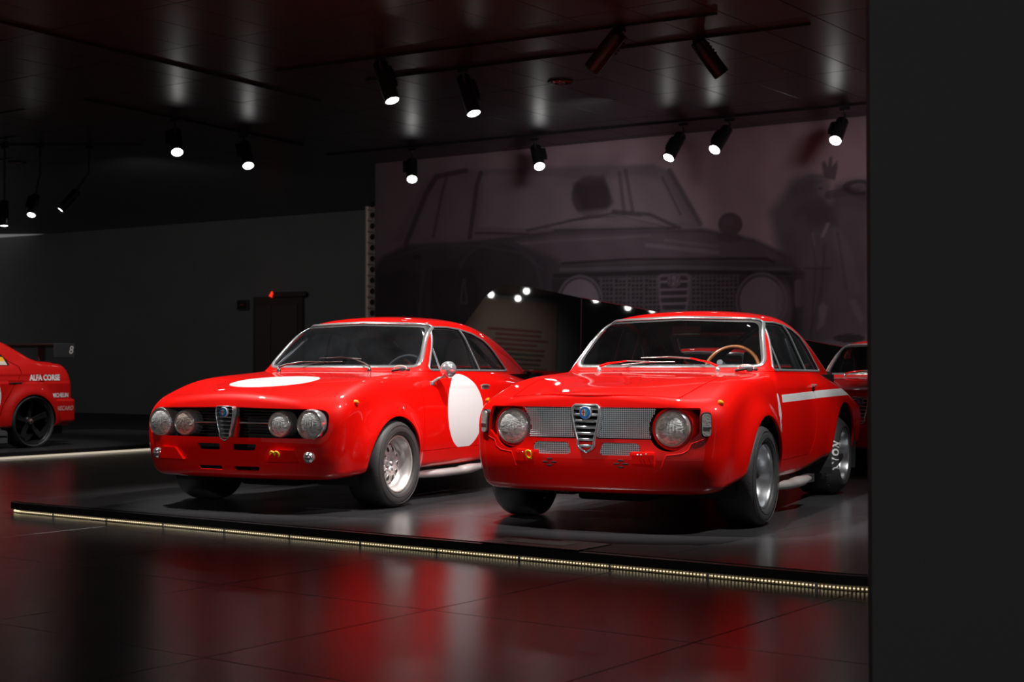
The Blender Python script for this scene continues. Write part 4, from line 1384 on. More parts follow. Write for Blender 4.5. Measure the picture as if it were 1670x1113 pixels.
    for cx, cy, rx, ry in ((946, 490, 32, 36), (1242, 492, 37, 42)):
        ell(cx, cy, rx * 1.18, ry * 1.12, .22); ring(cx, cy, rx * 1.1, ry * 1.08, 2, .7); ell(cx, cy, rx, ry, .95); ell(cx + 3, cy + 6, rx * .7, ry * .6, 1.05, .3, .6); ring(cx, cy, rx, ry, 1.5, .35)
    poly(rpoly([(1296, 456), (1312, 456), (1312, 502), (1296, 502)], 6), .75, 2)
    poly(rpoly([(1072, 448), (1126, 446), (1124, 490), (1112, 540), (1086, 540), (1074, 490)], 8), .70, 2)
    poly(rpoly([(1076, 452), (1122, 450), (1120, 490), (1108, 540), (1090, 540), (1078, 490)], 6), .24, 2)
    for yy in (460, 473, 484, 496, 508): line([(1078, yy), (1120, yy - 1)], 1.8, .95, .9)
    ell(1099, 458, 11, 11, .9); ring(1099, 458, 9, 9, 1, .4)
    line([(1095, 452), (1095, 464)], 1, .3); line([(1091, 458), (1099, 458)], 1, .3); line([(1103, 452), (1102, 464)], 1, .3)
    # wing bulges, wheels, flank
    ell(690, 470, 100, 62, .30, .2, .6); ell(812, 455, 80, 58, .26, .15, .8)
    ring(812, 470, 70, 75, 3, .38, .6)
    poly([(616, 450), (655, 440), (690, 450), (700, 560), (612, 560)], .24, 6, .8)
    poly([(702, 440), (770, 436), (785, 470), (770, 560), (704, 560)], .20, 5, .8)
    line([(690, 440), (684, 510), (692, 560)], 3, .42, .6); line([(756, 455), (751, 495), (762, 495), (757, 455)], 1.2, .6, .7)
    ell(680, 420, 7, 4, .2)
    line([(625, 425), (690, 404), (770, 400), (850, 412), (885, 440)], 1.2, .5, .5)
    # wing mirror
    ell(1191, 366, 20, 19, .42, .1); ell(1190, 388, 22, 8, .38, .2, .8); ell(1186, 360, 10, 8, .6, .4, .5)
    # two men at the right
    poly([(1255, 345), (1290, 300), (1325, 285), (1350, 292), (1352, 330), (1372, 300), (1420, 292), (1420, 620), (1330, 620), (1300, 560), (1298, 450), (1270, 420)], .36, 12, .75, .5)
    poly([(1296, 362), (1318, 350), (1350, 362), (1362, 400), (1352, 436), (1312, 438), (1298, 410)], .60, 5, .8, .45)
    poly([(1316, 436), (1356, 436), (1350, 470), (1340, 520), (1334, 562), (1306, 562), (1310, 500)], .52, 5, .8, .4)
    line([(1330, 440), (1322, 555)], 1.5, .34, .6); line([(1312, 438), (1354, 438)], 1.8, .34, .7); line([(1322, 372), (1330, 432)], 1.2, .4, .6)
    poly([(1340, 350), (1362, 352), (1376, 380), (1360, 392)], .44, 4, .7)
    poly([(1326, 300), (1345, 296), (1352, 310), (1348, 326), (1336, 320)], .80, 3, .8)
    ell(1338, 308, 4, 2, .4, .3); ell(1330, 348, 30, 24, .28, .6, .7); ell(1310, 302, 22, 22, .34, .6, .6)
    poly([(1296, 352), (1312, 348), (1322, 380), (1316, 420), (1300, 400)], .50, 6, .7); poly([(1352, 370), (1372, 372), (1392, 420), (1404, 476), (1388, 482), (1372, 440)], .70, 4, .7)
    line([(1366, 380), (1380, 470)], 2, .38, .6); line([(1345, 400), (1340, 470), (1322, 545)], 2.5, .36, .6); line([(1310, 330), (1300, 300), (1318, 288), (1340, 288)], 3, .5, .6)
    poly([(1362, 300), (1420, 318), (1420, 345), (1360, 336)], .50, 5, .7)
    poly([(1276, 380), (1300, 372), (1306, 430), (1290, 440)], .46, 8, .7)
    poly([(1344, 290), (1340, 266), (1345, 262), (1350, 272), (1353, 256), (1357, 256), (1357, 271), (1366, 262), (1366, 274), (1362, 294)], .30, 2, .8)
    line([(1352, 318), (1385, 312), (1420, 322)], 7, .38, .8); ring(1402, 306, 22, 10, 3, .2, .8)
    line([(1342, 385), (1350, 366)], 3, 1.15, .8, 1); line([(1325, 380), (1328, 400)], 1.5, .9, .8)
    poly([(1335, 500), (1342, 494), (1350, 500), (1344, 530), (1332, 540), (1336, 520)], .95, 3, .9)
    poly([(1385, 490), (1395, 488), (1410, 520), (1404, 530), (1392, 510)], .85, 3, .8)
    poly([(1325, 560), (1420, 545), (1420, 620), (1320, 620)], .85, 4, .8); ell(1385, 552, 26, 7, .25)
    ell(1278, 500, 14, 40, .8, .3, .6)
    poly([(925, 258), (1010, 255), (1012, 290), (905, 300)], .62, 12, .4)
    # faint screen dots of the print
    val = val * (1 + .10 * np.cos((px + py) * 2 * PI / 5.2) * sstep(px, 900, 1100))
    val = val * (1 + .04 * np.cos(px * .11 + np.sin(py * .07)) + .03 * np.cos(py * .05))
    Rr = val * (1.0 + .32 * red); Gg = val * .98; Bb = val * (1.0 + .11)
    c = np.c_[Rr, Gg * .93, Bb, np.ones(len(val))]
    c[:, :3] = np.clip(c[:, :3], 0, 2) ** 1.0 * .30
    Vv = np.c_[X.ravel(), Y.ravel(), Z_.ravel()]
    i = np.arange(nu - 1)[:, None] * nz; j = np.arange(nz - 1)[None, :]
    q = np.stack([(i + j).ravel(), (i + nz + j).ravel(), (i + nz + j + 1).ravel(), (i + j + 1).ravel()], 1)
    me = bpy.data.meshes.new('printed_sheet')
    me.vertices.add(len(Vv)); me.vertices.foreach_set('co', Vv.ravel())
    me.loops.add(len(q) * 4); me.loops.foreach_set('vertex_index', q.astype(np.int32).ravel())
    me.polygons.add(len(q)); me.polygons.foreach_set('loop_start', np.arange(0, len(q) * 4, 4, dtype=np.int32))
    me.update(calc_edges=True)
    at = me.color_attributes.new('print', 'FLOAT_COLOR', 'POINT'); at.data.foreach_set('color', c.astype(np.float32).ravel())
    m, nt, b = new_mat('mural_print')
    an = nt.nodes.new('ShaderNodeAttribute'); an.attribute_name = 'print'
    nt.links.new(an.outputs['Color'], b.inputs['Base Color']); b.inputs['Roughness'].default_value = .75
    b.inputs['Specular IOR Level'].default_value = .15
    me.materials.append(m)
    root = empty('mural', (0, 0, 0))
    tag(root, 'wall sized dark pinkish print of a vintage racing car and two men', 'mural')
    o = bpy.data.objects.new('printed_sheet', me); link(o, root)
    A = P2 - MN * .03; B = P1 + MX * ext - MN * .03
    bk = wall_seg('mural_board', A, B, .12, FL, CEIL, mat('board_black', (.03, .03, .03), .7)); bk.parent = root
    if 'kind' in bk: del bk['kind']
mural()

# slotted steel upright at the mural's left edge
q = P2 - MX * .09 + MN * .02
t = empty('slotted_upright', (q.x, q.y, FL), ang)
tag(t, 'tall thin slotted metal upright along the left edge of the mural', 'metal strip')
up = mat('dull_steel', (.55, .48, .47), .5, .2)
hh = 3.45
m = MB(); m.box((-.055, 0, hh / 2), (.022, .05, hh)); m.build('side_rail', mat('pinkish_rail', (.95, .80, .76), .5, .1), t)
m = MB(); m.box((.02, .03, hh / 2), (.12, .01, hh)); m.build('back_strip', up, t)
k = 0
while k * .165 + .1 < hh:
    m = MB(); m.box((.02, .01, k * .165 + .1), (.12, .03, .022)); m.build('rung', up, t)
    m = MB(); m.lathe([(.0, .0), (.045, .0)], (.035, -.0 + .02, k * .165 + .18), 'y', 14, False); m.build('slot', BLACKP, t)
    k += 1

# leaning black mirror panel in front of the mural
def mirror_panel():
    tl = R(2.0)
    N = Vector((MN.x * math.cos(tl), MN.y * math.cos(tl), math.sin(tl)))
    O = P1 + MN * .6; S = MX; H = S.cross(N); H = H if H.z > 0 else -H
    out = [(-6.75, FL), (-6.34, .796), (-5.643, 1.53), (-5.309, 1.900), (-5.18, 2.0), (-5.03, 2.055), (-4.90, 2.069), (-4.75, 2.062), (-4.582, 2.035), (-3.724, 1.855), (-2.663, 1.656), (-.368, 1.221), (.243, 1.106), (1.2, .93), (1.2, FL)]
    root = empty('mirror_panel', O)
    tag(root, 'black mirror-finish panel with sloping top edge standing before the mural', 'panel')
    BM_ = mat('black_mirror', (.005, .005, .006), .03, spec=1.0)
    m, nt, b = new_mat('black_mirror_glass'); b.inputs['Base Color'].default_value = (.006, .006, .007, 1); b.inputs['Roughness'].default_value = .02
    b.inputs['IOR'].default_value = 2.4
    seg = [(-9, -3.74), (-3.735, -.95), (-.945, 2)]
    for a_, b_ in seg:
        P = clip_poly(clip_poly(out, 1, 0, b_), -1, 0, -a_)
        mb = MB(); n = len(P)
        fr = [S * x + H * z for x, z in P]; bk = [p - N * .02 for p in fr]
        mb.add(fr + bk, [tuple(range(n)), tuple(range(n, 2 * n))[::-1]] + [(i, (i + 1) % n, (i + 1) % n + n, i + n) for i in range(n)])
        mb.build('mirror_sheet', m, root)
    redl = mat('thin_red_edge', (.35, .03, .05), .4)
    mb = MB(); mb.tube([S * x + H * z - N * .01 for x, z in out[9:14]], .008, 6); mb.build('edge_strip', redl, root)
    for x, zt in ((-3.737, 1.84), (-.947, 1.31)):
        mb = MB(); mb.tube([S * x + H * .0 + N * .004, S * x + H * zt + N * .004], .005, 6); mb.build('joint_strip', mat('dim_red_joint', (.16, .05, .06), .4), root)
mirror_panel()

# ------------------------------------------------------------------ show platforms
def led_platform(name, corners, radii, z_top, label, tiles=True, drop=.045, led_path=None, nled=300):
    root = empty(name, (0, 0, 0)); tag(root, label, 'platform')
    P = rpoly(corners, radii, 10)
    deck = slab('deck', P, z_top - drop, z_top - .004, EDGEB, None, root)
    C = sum((Vector((x, y, 0)) for x, y in corners), Vector()) / len(corners)
    inner = [(x + (C.x - x) * 0, y) for x, y in P]
    # set-back plinth
    def inset(P, d):
        n = len(P); out = []
        for i in range(n):
            a, b, c = Vector(P[i - 1]), Vector(P[i]), Vector(P[(i + 1) % n])
            t = (c - a).normalized(); nn = Vector((-t.y, t.x))
            if nn.dot(Vector((C.x, C.y)) - b) < 0: nn = -nn
            out.append(tuple(b + nn * d))
        return out
    slab('plinth', inset(P, .06), FL, z_top - drop, mat('plinth_metal', (.28, .24, .20), .3, .8), None, root)
    return root, P, inset
A_ = (-3.50, 10.115); B_ = (1.80, 6.28)
Cb = Vector((B_[0], B_[1], 0)) + NX * 9.2; Db = Vector((A_[0], A_[1], 0)) + NX * 9.2
plat, PP, inset = led_platform('show_platform', [A_, B_, (Cb.x, Cb.y), (Db.x, Db.y)], [.16, .50, .3, .3], 0.0, 'low black platform under the two vintage coupes, lit along its front edge')
# deck tiles, clipped at the front edge
IN = inset(PP, .045)
for i in range(-6, 8):
    for j in range(0, 10):
        e0, n0 = 3.62 + 1.22 * (i - 1), 7.22 + 1.22 * (j - 1)
        q = [pt(e0, n0), pt(e0 + 1.216, n0), pt(e0 + 1.216, n0 + 1.216), pt(e0, n0 + 1.216)]
        poly_ = [(v.x, v.y) for v in q]
        # clip by the convex inset outline
        n = len(IN); ctr = Vector((sum(p[0] for p in IN) / n, sum(p[1] for p in IN) / n))
        for k in range(n):
            if not poly_: break
            a, b = Vector(IN[k]), Vector(IN[(k + 1) % n])
            if (b - a).length < 1e-5: continue
            nn = Vector((b.y - a.y, -(b.x - a.x)));
            if nn.dot(ctr - a) > 0: nn = -nn
            poly_ = clip_poly(poly_, nn.x, nn.y, nn.dot(a))
        if len(poly_) < 3: continue
        cx = sum(p[0] for p in poly_) / len(poly_); cy = sum(p[1] for p in poly_) / len(poly_)
        if cx > cy * .30 + .5: continue
        slab('tile', poly_, -.006, 0.0, PLATM, None, plat)
def led_run(root, P, setb, z, step, name='led', housing=True):
    """row of small warm diodes under the deck edge with its clear profile"""
    # P: list of 2D points along the edge (open)
    d = [0]
    for a, b in zip(P[:-1], P[1:]): d.append(d[-1] + (Vector(b) - Vector(a)).length)
    mb = MB(); s = 0; k = 0
    while s < d[-1]:
        while k < len(d) - 2 and d[k + 1] < s: k += 1
        t = (s - d[k]) / max(d[k + 1] - d[k], 1e-6)
        a, b = Vector(P[k]), Vector(P[k + 1]); p = a + (b - a) * t
        mb.box((p.x, p.y, z), (step * .40, .006, .006), rz=math.atan2((b - a).y, (b - a).x)); s += step
    tag(mb.build(name, LED, root), kind='stuff')
EDGE = inset(PP, .022)
# order the front edge from the left corner to the right bend
fr_ = [p for p in EDGE]
def front_path(Q):
    pts = [p for p in Q if (Vector((p[0], p[1], 0)).dot(NX) < Vector((A_[0], A_[1], 0)).dot(NX) + .42)]
    pts.sort(key=lambda p: p[0]); return pts
FP = front_path(EDGE)
led_run(plat, FP, 0, FL + .012, .0185)
brass = mat('brassy_profile', (.50, .42, .30), .3, .8)
for off_, zz, rr in ((.014, FL + .0255, .0045), (.018, FL + .003, .003)):
    m = MB(); m.tube([(x, y, zz) for x, y in front_path(inset(PP, off_))], rr, 6); m.build('led_profile', brass, plat)
m = MB()
for k_ in range(1, 12):
    t_ = k_ / 12; p = Vector(A_) * (1 - t_) + Vector(B_) * t_ + Vector((NX.x, NX.y)) * .012
    m.box((p.x, p.y, FL + .014), (.012, .012, .026), rz=EA)
m.build('profile_clip', CHROME2, plat)
# hatch set in the deck
hc = [Vector((-.16, 7.83, 0)), Vector((.50, 7.74, 0)), Vector((.36, 7.43, 0)), Vector((-.10, 7.48, 0))]
h0 = Vector((.17, 7.66, 0))
t = empty('floor_hatch', (h0.x, h0.y, 0), EA); tag(t, 'flat black service hatch let into the platform near its front edge', 'hatch')
m = MB(); m.bevbox((0, 0, .003), (.62, .32, .006), .002); m.build('hatch_frame', EDGEB, t)
m = MB(); m.bevbox((-.02, 0, .0065), (.36, .14, .003), .001); m.build('hatch_lid', BLACKP, t)

# platform of the racing car
e0 = Vector((-6.9, 13.85, 0)); e1 = Vector((-3.55, 18.95, 0))
dd = (e1 - e0).normalized(); nl = Vector((-dd.y, dd.x, 0))
rp, RP, _i = led_platform('racing_platform', [(e0.x, e0.y), (e1.x, e1.y), (e1.x + nl.x * 6, e1.y + nl.y * 6), (e0.x + nl.x * 6, e0.y + nl.y * 6)], [.2, .2, .2, .2], 0.0, 'low black platform under the modern racing saloon, edge lit in warm white')
pp = [(e0.x + dd.x * s - nl.x * -.02, e0.y + dd.y * s - nl.y * -.02) for s in (.3, 5.9)]
m = MB(); mid = (Vector((*pp[0], 0)) + Vector((*pp[1], 0))) / 2
m.box((mid.x, mid.y, FL + .014), (5.4, .01, .022), rz=math.atan2(dd.y, dd.x)); m.build('led_strip', mat('led_diffuser', (1, 1, 1), .5, emit=(1, .86, .66), estr=.55), rp)
slab('deck_top', _i(RP, .03), -.004, 0, PLATM, None, rp)

# ------------------------------------------------------------------ ceiling spotlights
def K2(x, y, z, s=1.1147): return Vector((x * s, y * s, EYE + (z - EYE) * s))
def lamp(top, face, tow, label, length=.33, r=.062, on=True, fin=1, grp='ceiling spotlights on tracks'):
    top = Vector(top); face = Vector(face)
    d = (face - top); lat = Vector((d.x, 0, d.z)).normalized()
    view = -face.normalized()
    view = (Vector((0, 0, EYE)) - face).normalized()
    lat = (lat - view * lat.dot(view)).normalized()
    ax = (lat * math.sqrt(1 - tow * tow) + view * tow).normalized()
    base = face - ax * length
    root = empty('spotlight', face); tag(root, label, 'lamp', grp)
    q = ax.to_track_quat('Z', 'X'); M = q.to_matrix().to_4x4()
    def tr(mb): mb.v = [tuple(M @ Vector(p)) for p in mb.v]; return mb
    m = MB(); m.lathe([(0, -length - .02), (r * .8, -length - .02), (r * .98, -length), (r, -length * .5), (r, -.006), (r * .985, .0), (r * .90, .0), (r * .88, -.012)], axis='z', n=36)
    m.lathe([(r * 1.012, -length * .42), (r * 1.012, -length * .40)], axis='z', n=36)
    tr(m).build('lamp_body', TRACK, root)
    if on:
        m = MB(); m.lathe([(0, -.010), (r * .885, -.010)], axis='z', n=36, smooth=False); tr(m).build('lamp_lens', EMIT, root)
    else:
        m = MB(); m.lathe([(0, -.012), (r * .885, -.012)], axis='z', n=36, smooth=False); tr(m).build('lamp_lens', EMIT, root)
    m = MB()
    m.bevbox((0, r * 1.25 * fin, -length * .72), (.035, r * .9, length * .55), .006)
    for k in range(4): m.box((0, r * 1.62 * fin, -length * (.55 + .1 * k)), (.06, .008, length * .05))
    tr(m).build('driver_box', TRACK, root)
    m = MB(); b0 = base - face + ax * length * .25
    tp = Vector((top.x - face.x, top.y - face.y, CEIL - .040 - face.z))
    m.tube([b0, Vector((tp.x, tp.y, b0.z + (tp.z - b0.z) * .5)), tp], .014, 8)
    m.bevbox((tp.x, tp.y, tp.z + .0), (.12, .04, .035), .005, rz=EA)
    m.build('lamp_arm', TRACK, root)
    m = MB(); m.lathe([(.007, 0), (.007, .006), (0, .006)], (tp.x + .05, tp.y - .02, tp.z - .02), 'z', 8); m.build('status_light', mat('dim_red_status', (.5, .08, .05), .4), root)
    return root
LAMPS = [
    ((-1.171, 13.0, 3.615), (-1.061, 13.0, 3.287), .50, 'black spotlight pointing down right, left of the nearer lit pair', .40),
    ((-.452, 13.5, 3.606), (-.35, 13.5, 3.26), .50, 'black spotlight pointing down right, right of the nearer lit pair', .40),
    ((-1.255, 18.4, 3.557), (-1.254, 18.4, 3.287), .78, 'black spotlight hanging straight before the mural\'s left top corner', .36),
    ((.272, 17.6, 3.611), (.331, 17.6, 3.338), .78, 'black spotlight lit before the mural above the printed driver\'s head', .36),
    ((1.933, 16.5, 3.602), (1.76, 16.5, 3.283), .62, 'black spotlight tilted down left, left one of the close pair before the mural', .36),
    ((2.407, 16.2, 3.614), (2.236, 16.2, 3.329), .72, 'black spotlight tilted left, right one of the close pair before the mural', .38),
    ((3.522, 15.5, 3.601), (3.418, 15.5, 3.322), .78, 'black spotlight at the far right beside the black partition', .34),
    ((-3.729, 16.2, 3.614), (-3.70, 16.2, 3.301), .74, 'lit round spotlight in the dark, left one above the left coupe', .34),
    ((-3.17, 17.3, 3.616), (-3.111, 17.3, 3.304), .70, 'lit round spotlight in the dark, right one above the left coupe', .36),
    ((.872, 11.9, 3.640), (.648, 11.9, 3.351), -.30, 'unlit looking black spotlight near the top edge, aimed away to the left', .36),
    ((1.571, 12.3, 3.64), (1.76, 12.3, 3.385), -.12, 'black spotlight seen from the side near the top right, aimed right', .33),
    ((-5.86, 18.2, 3.28), (-5.965, 18.2, 2.815), .60, 'small lit spotlight above the racing saloon, right of the flat lit one', .30),
    ((-5.25, 18.2, 3.28), (-5.605, 18.2, 2.88), .14, 'small spotlight at the far left showing only a sliver of light', .30),
    ((-6.30, 18.2, 3.28), (-6.30, 18.2, 2.68), .22, 'small lit spotlight cut by the left edge of the picture', .30),
]
for i, (tp, fc, tow, lb, ln_) in enumerate(LAMPS):
    a, b = K2(*tp), K2(*fc)
    lamp(a, b, tow, lb, ln_ + .04, fin=-1 if i in (0, 1, 3) else 1, r=.077 if i not in (11, 12, 13) else .060)
# lamps seen only in the black mirror panel
for x, y, lb in ((-15.24, 14.17, 'leftmost dot'), (-15.54, 13.3, 'lower dot of the close pair'), (-13.86, 13.82, 'upper dot of the close pair'), (-14.38, 11.67, 'dot just left of the panel joint'), (-15.51, 10.16, 'second dot from the right'), (-15.6, 9.38, 'rightmost dot over the coupe roof')):
    t = Vector((x, y, 3.7))
    root = empty('spotlight', t); tag(root, 'spotlight mirrored in the black panel as the ' + lb, 'lamp', 'spotlights mirrored in the panel')
    tgt = Vector((2, 17, 1.0)); ax = (tgt - t).normalized(); M = ax.to_track_quat('Z', 'X').to_matrix().to_4x4()
    m = MB(); m.lathe([(0, -.38), (.07, -.38), (.09, -.36), (.09, 0), (.08, 0), (.078, -.012)], axis='z', n=24); m.v = [tuple(M @ Vector(p)) for p in m.v]; m.build('lamp_body', TRACK, root)
    m = MB(); m.lathe([(0, -.012), (.08, -.012)], axis='z', n=24, smooth=False); m.v = [tuple(M @ Vector(p)) for p in m.v]; m.build('lamp_lens', EMIT, root)
    m = MB(); m.tube([(0, 0, .04), (0, 0, CEIL - t.z)], .012, 8); m.build('lamp_arm', TRACK, root)

# rails the spotlights hang from, and raised seams of the ceiling
def rail(a, b, label, w=.026, h_=.022):
    a, b = Vector(a), Vector(b); c = (a + b) / 2; L = (b - a).length
    root = empty('lighting_track', (c.x, c.y, CEIL)); tag(root, label, 'track')
    q = math.atan2((b - a).y, (b - a).x)
    m = MB(); m.box((0, 0, -h_ / 2), (L, w, h_), rz=q); m.build('track_rail', TRACK, root)
    dv = (b - a).normalized(); nv = Vector((-dv.y, dv.x, 0))
    for s in (-1, 1):
        m = MB(); c2 = nv * (w * .7 * s); m.box((c2.x, c2.y, -.006), (L, .008, .012), rz=q); m.build('track_flange', TRACK, root)
def K3(p): q = K2(p[0], p[1], 3.6); return (q.x, q.y, 0)
rail(K3((-2.2, 13.65)), K3((1.6, 11.45)), 'black lighting track carrying the left nearer spotlights')
rail(K3((-1.4, 14.1)), K3((2.4, 11.8)), 'black lighting track carrying the right nearer spotlights')
rail(K3((-2.4, 19.05)), K3((4.4, 14.93)), 'black lighting track running just before the mural')
rail(K3((-4.4, 15.1)), K3((-2.6, 18.2)), 'black lighting track over the left side of the left coupe')
rail(K3((-4.6, 10.9)), K3((-2.0, 15.2)), 'black lighting track high on the left with a dotted edge')
rail(K3((-7.4, 18.2)), K3((-4.6, 18.2)), 'short black lighting track above the racing saloon')
# recessed ceiling fittings; their red reflected glints are built as coloured beads
for (x, y, lb) in ((.476 * 1.1147, 14.212 * 1.1147, 'round recessed ceiling fitting glinting red above the coupes'), (-7.486 * 1.1147 + .9, 22.102 * 1.1147 - 2.6, 'round recessed ceiling fitting glinting red at the far left')):
    root = empty('recessed_fitting', (x, y, CEIL)); tag(root, lb, 'ceiling fitting')
    m = MB(); m.lathe([(.125, -.012), (.145, -.012), (.15, -.002), (.15, .01)], axis='z', n=36); m.lathe([(.125, -.012), (.12, .05), (0, .06)], axis='z', n=36); m.build('fitting_ring', TRACK, root)
    for k in range(14):
        a = k * 2.4; rr = .105 * math.sqrt((k + .5) / 14)
        m = MB(); m.lathe([(0, -.016), (.016, -.010), (.020, .004), (0, .02)], (rr * math.cos(a), rr * math.sin(a), .0), 'z', 8)
        m.build('glint_bead', CHROME if k % 3 == 0 else mat('red_glint', (.75, .08, .10), .1, .8), root)

# info board on the left wall, mirrored in the black panel
root = empty('info_board', (-17.85, 12.7, 2.55)); tag(root, 'beige printed board on the far left wall, seen mirrored in the black panel', 'board')
m = MB(); m.box((0, 0, 0), (.05, 3.2, 2.7)); m.build('board_sheet', mat('beige_board', (.36, .25, .20), .8), root)
for k in range(10):
    m = MB(); m.box((.03, -.35 - .1 * (k % 3), .55 - .13 * k), (.01, 1.6 - .25 * (k % 2), .06)); m.build('text_line', mat('board_ink', (.10, .08, .08), .8) if k > 4 else mat('board_red', (.25, .06, .06), .8), root)
spot((-14.9, 12.9, 3.9), (-18, 12.7, 2.4), 230, 80, 1.0, .2)  # unseen spot added so the board shows in the mirror panel

# ------------------------------------------------------------------ the coupes
car_r, fR = build_coupe(CAR_R, KR, 'R', 'red vintage coupe with wire mesh grille and white side stripe, right one of the pair')
car_l, fL = build_coupe(CAR_L, KL, 'L', 'red vintage coupe with four round headlamps, white bonnet disc and door disc')
def clone(src, pose, k, label, skip=('wing_emblem', 'white_stripe', 'tow_hook', 'roll_cage')):
    def cp(o, parent):
        c = o.copy(); COL.objects.link(c); c.parent = parent
        for ch in list(o.children):
            if ch.name.split('.')[0] in skip: continue
            cp(ch, c)
        return c
    c = cp(src, None); c.location = (pose[0], pose[1], 0); c.rotation_euler = (0, 0, -pose[2]); c.scale = (k, k, k)
    tag(c, label, 'car', 'cars parked behind'); return c
clone(car_r, (3.384, 13.70, .4524), .93, 'red car half hidden behind the right coupe\'s tail and the black partition')
clone(car_r, (1.46, 13.55, .4524), .86, 'red car behind the right coupe, seen only through its windows')

# ------------------------------------------------------------------ racing saloon (rear quarter in view)
def racing_saloon():
    tops = spl([-4.2, -3.6, -3.2, -2.4, -1.6, -.3, .02, .2, .38, .6], [.55, .66, .74, .86, .93, .98, 1.025, 1.02, 1.0, .95])
    rz = spl([.0, .3, .56, .75, .9, 1.05, 1.5], [.48, .515, .525, .515, .48, .41, .1])
    KV = 1.24
    def f(u, v, z):
        vr = v; v = v / KV; a = np.abs(u)
        A = z - tops(v) + .03 * (a / .8) ** 2
        W = .845 - .10 * sstep(z, .75, 1.1) - .04 * sstep(-z, -.35, -.05)
        for vc, fl_ in ((0.0, .05), (-2.55, .05)):
            r_ = np.sqrt((vr - vc) ** 2 + (z - .30) ** 2)
            W = W + fl_ * np.exp(-(np.maximum(r_ - .335, 0) / .085) ** 2)
        W = W - .05 * sstep(v, .1, .5) * 0 - .007 * np.exp(-((z - .755) / .006) ** 2)
        B = a - W
        AB = smax(A, B, .07)
        AB = smax(AB, v - rz(z) + .03 * (a / .85) ** 4, .05)
        AB = smax(AB, (-3.45 + .2 * (a / .8) ** 2 - v), .1)
        AB = smax(AB, (.24 - .0 * v) - z, .02)
        bump = smax(smax(smax(a - .865, v - .575 + .05 * (a / .85) ** 4, .04), .14 - v, .01), np.abs(z - .415) - .135, .02)
        AB = np.minimum(AB, bump)
        g1 = z - 1.345 + .05 * (a / .6) ** 2 + .03 * (v + 1.2) ** 2
        g2 = (a - (.79 - .45 * (z - .93))) * .9
        g3 = (-2.05 + 1.25 * (z - .93) - v) * .62
        g4 = (v - .07 + 1.42 * (z - 1.03) + .0 * a) * .60
        G = smax(smax(smax(g1, g2, .07), g3, .06), g4, .06)
        G = smax(G, .85 - z, .02)
        return smin(AB, G, .04)
    root = empty('racing_saloon', (CAR_C[0], CAR_C[1], 0), -CAR_C[2])
    tag(root, 'red racing saloon cut by the left edge, with black rear wing and black wheel', 'car')
    V, T = polygonise(f, (-.98, -4.5, .05), (.98, .80, 1.42), .021)
    body = (V, T)
    def cut(b, fn):
        V, T = b; return clip(V, T, fn(V[:, 0], V[:, 1], V[:, 2]))
    for vc in (0.0, -2.55):
        _, body = cut(body, lambda u, v, z: np.maximum(np.sqrt((v - vc) ** 2 + (z - .29) ** 2) - .325, .55 - np.abs(u)))
    QW = rpoly([(-1.30, .945), (-.215, .945), (-.232, 1.02), (-.40, 1.215), (-1.2, 1.25)], [.02, .02, .04, .06, .04])
    sw, body = cut(body, lambda u, v, z: np.maximum(sdpoly(QW, v / KV, z), .45 - np.abs(u)))
    FW = rpoly([(-1.95, .950), (-1.36, .950), (-1.36, 1.25), (-1.70, 1.23)], .03)
    sw2, body = cut(body, lambda u, v, z: np.maximum(sdpoly(FW, v / KV, z), .45 - np.abs(u)))
    RW = rpoly([(-.6, 1.06), (.6, 1.06), (.5, 1.26), (-.5, 1.26)], .05)
    rw_, body = cut(body, lambda u, v, z: np.maximum(sdpoly(RW, u, z), -.6 - v / KV))
    DP = rpoly([(-1.33, .26), (-.40, .26), (-.33, .50), (-.20, .72), (-.105, .86), (-.12, .935), (-.60, 1.26), (-1.33, 1.27)], [.01, .05, .1, .1, .06, .03, .02, .02])
    df = lambda u, v, z: np.maximum(sdpoly(DP, v / KV, z), .45 - np.abs(u))
    door, body = cut(body, lambda u, v, z: df(u, v, z) + .004)
    _, body = cut(body, lambda u, v, z: df(u, v, z) - .004)
    # round number disc with white rim on the rear door
    dc, door = cut(door, lambda u, v, z: np.abs(np.sqrt((v + .72) ** 2 + (z - .60) ** 2) - .275) - .013)
    sh = mesh_obj('body_shell', *body, f, RED2, root, flange=.012)
    d = mesh_obj('rear_door', *door, f, RED2, root, flange=.012)
    mesh_obj('number_ring', *dc, f, WHITE, d)
    for part in [(V_, T_[(V_[T_[:, 0], 0] * sg_) > 0]) for (V_, T_) in (sw, sw2) for sg_ in (1, -1)]: mesh_obj('side_window', *part, f, mat('dark_tinted_glass', (.02, .022, .026), .12, coat=1), root, offset=-.008)
    mesh_obj('rear_window', *rw_, f, MATS['dark_tinted_glass'], root, offset=-.006)
    def decal(name, P, m, off=.003, parent=root):
        P = np.array(P) * [KV, 1] 
        u = project_u(f, P[:, 0], P[:, 1], 1, 1.1, off)
        mb = MB(); mb.add([(u[i], P[i, 0], P[i, 1]) for i in range(len(P))], [tuple(range(len(P)))]); return mb.build(name, m, parent)
    QS = rpoly([(-.45, .958), (-.245, .958), (-.268, 1.045), (-.45, 1.055)], .008)
    decal('window_sticker', QS, mat('yellow_sticker', (.90, .45, .02), .5), .004)
    decal('sticker_base', rpoly([(-.45, .955), (-.245, .955), (-.256, .998), (-.45, .998)], .004), mat('pale_sticker', (.70, .62, .55), .5), .006)
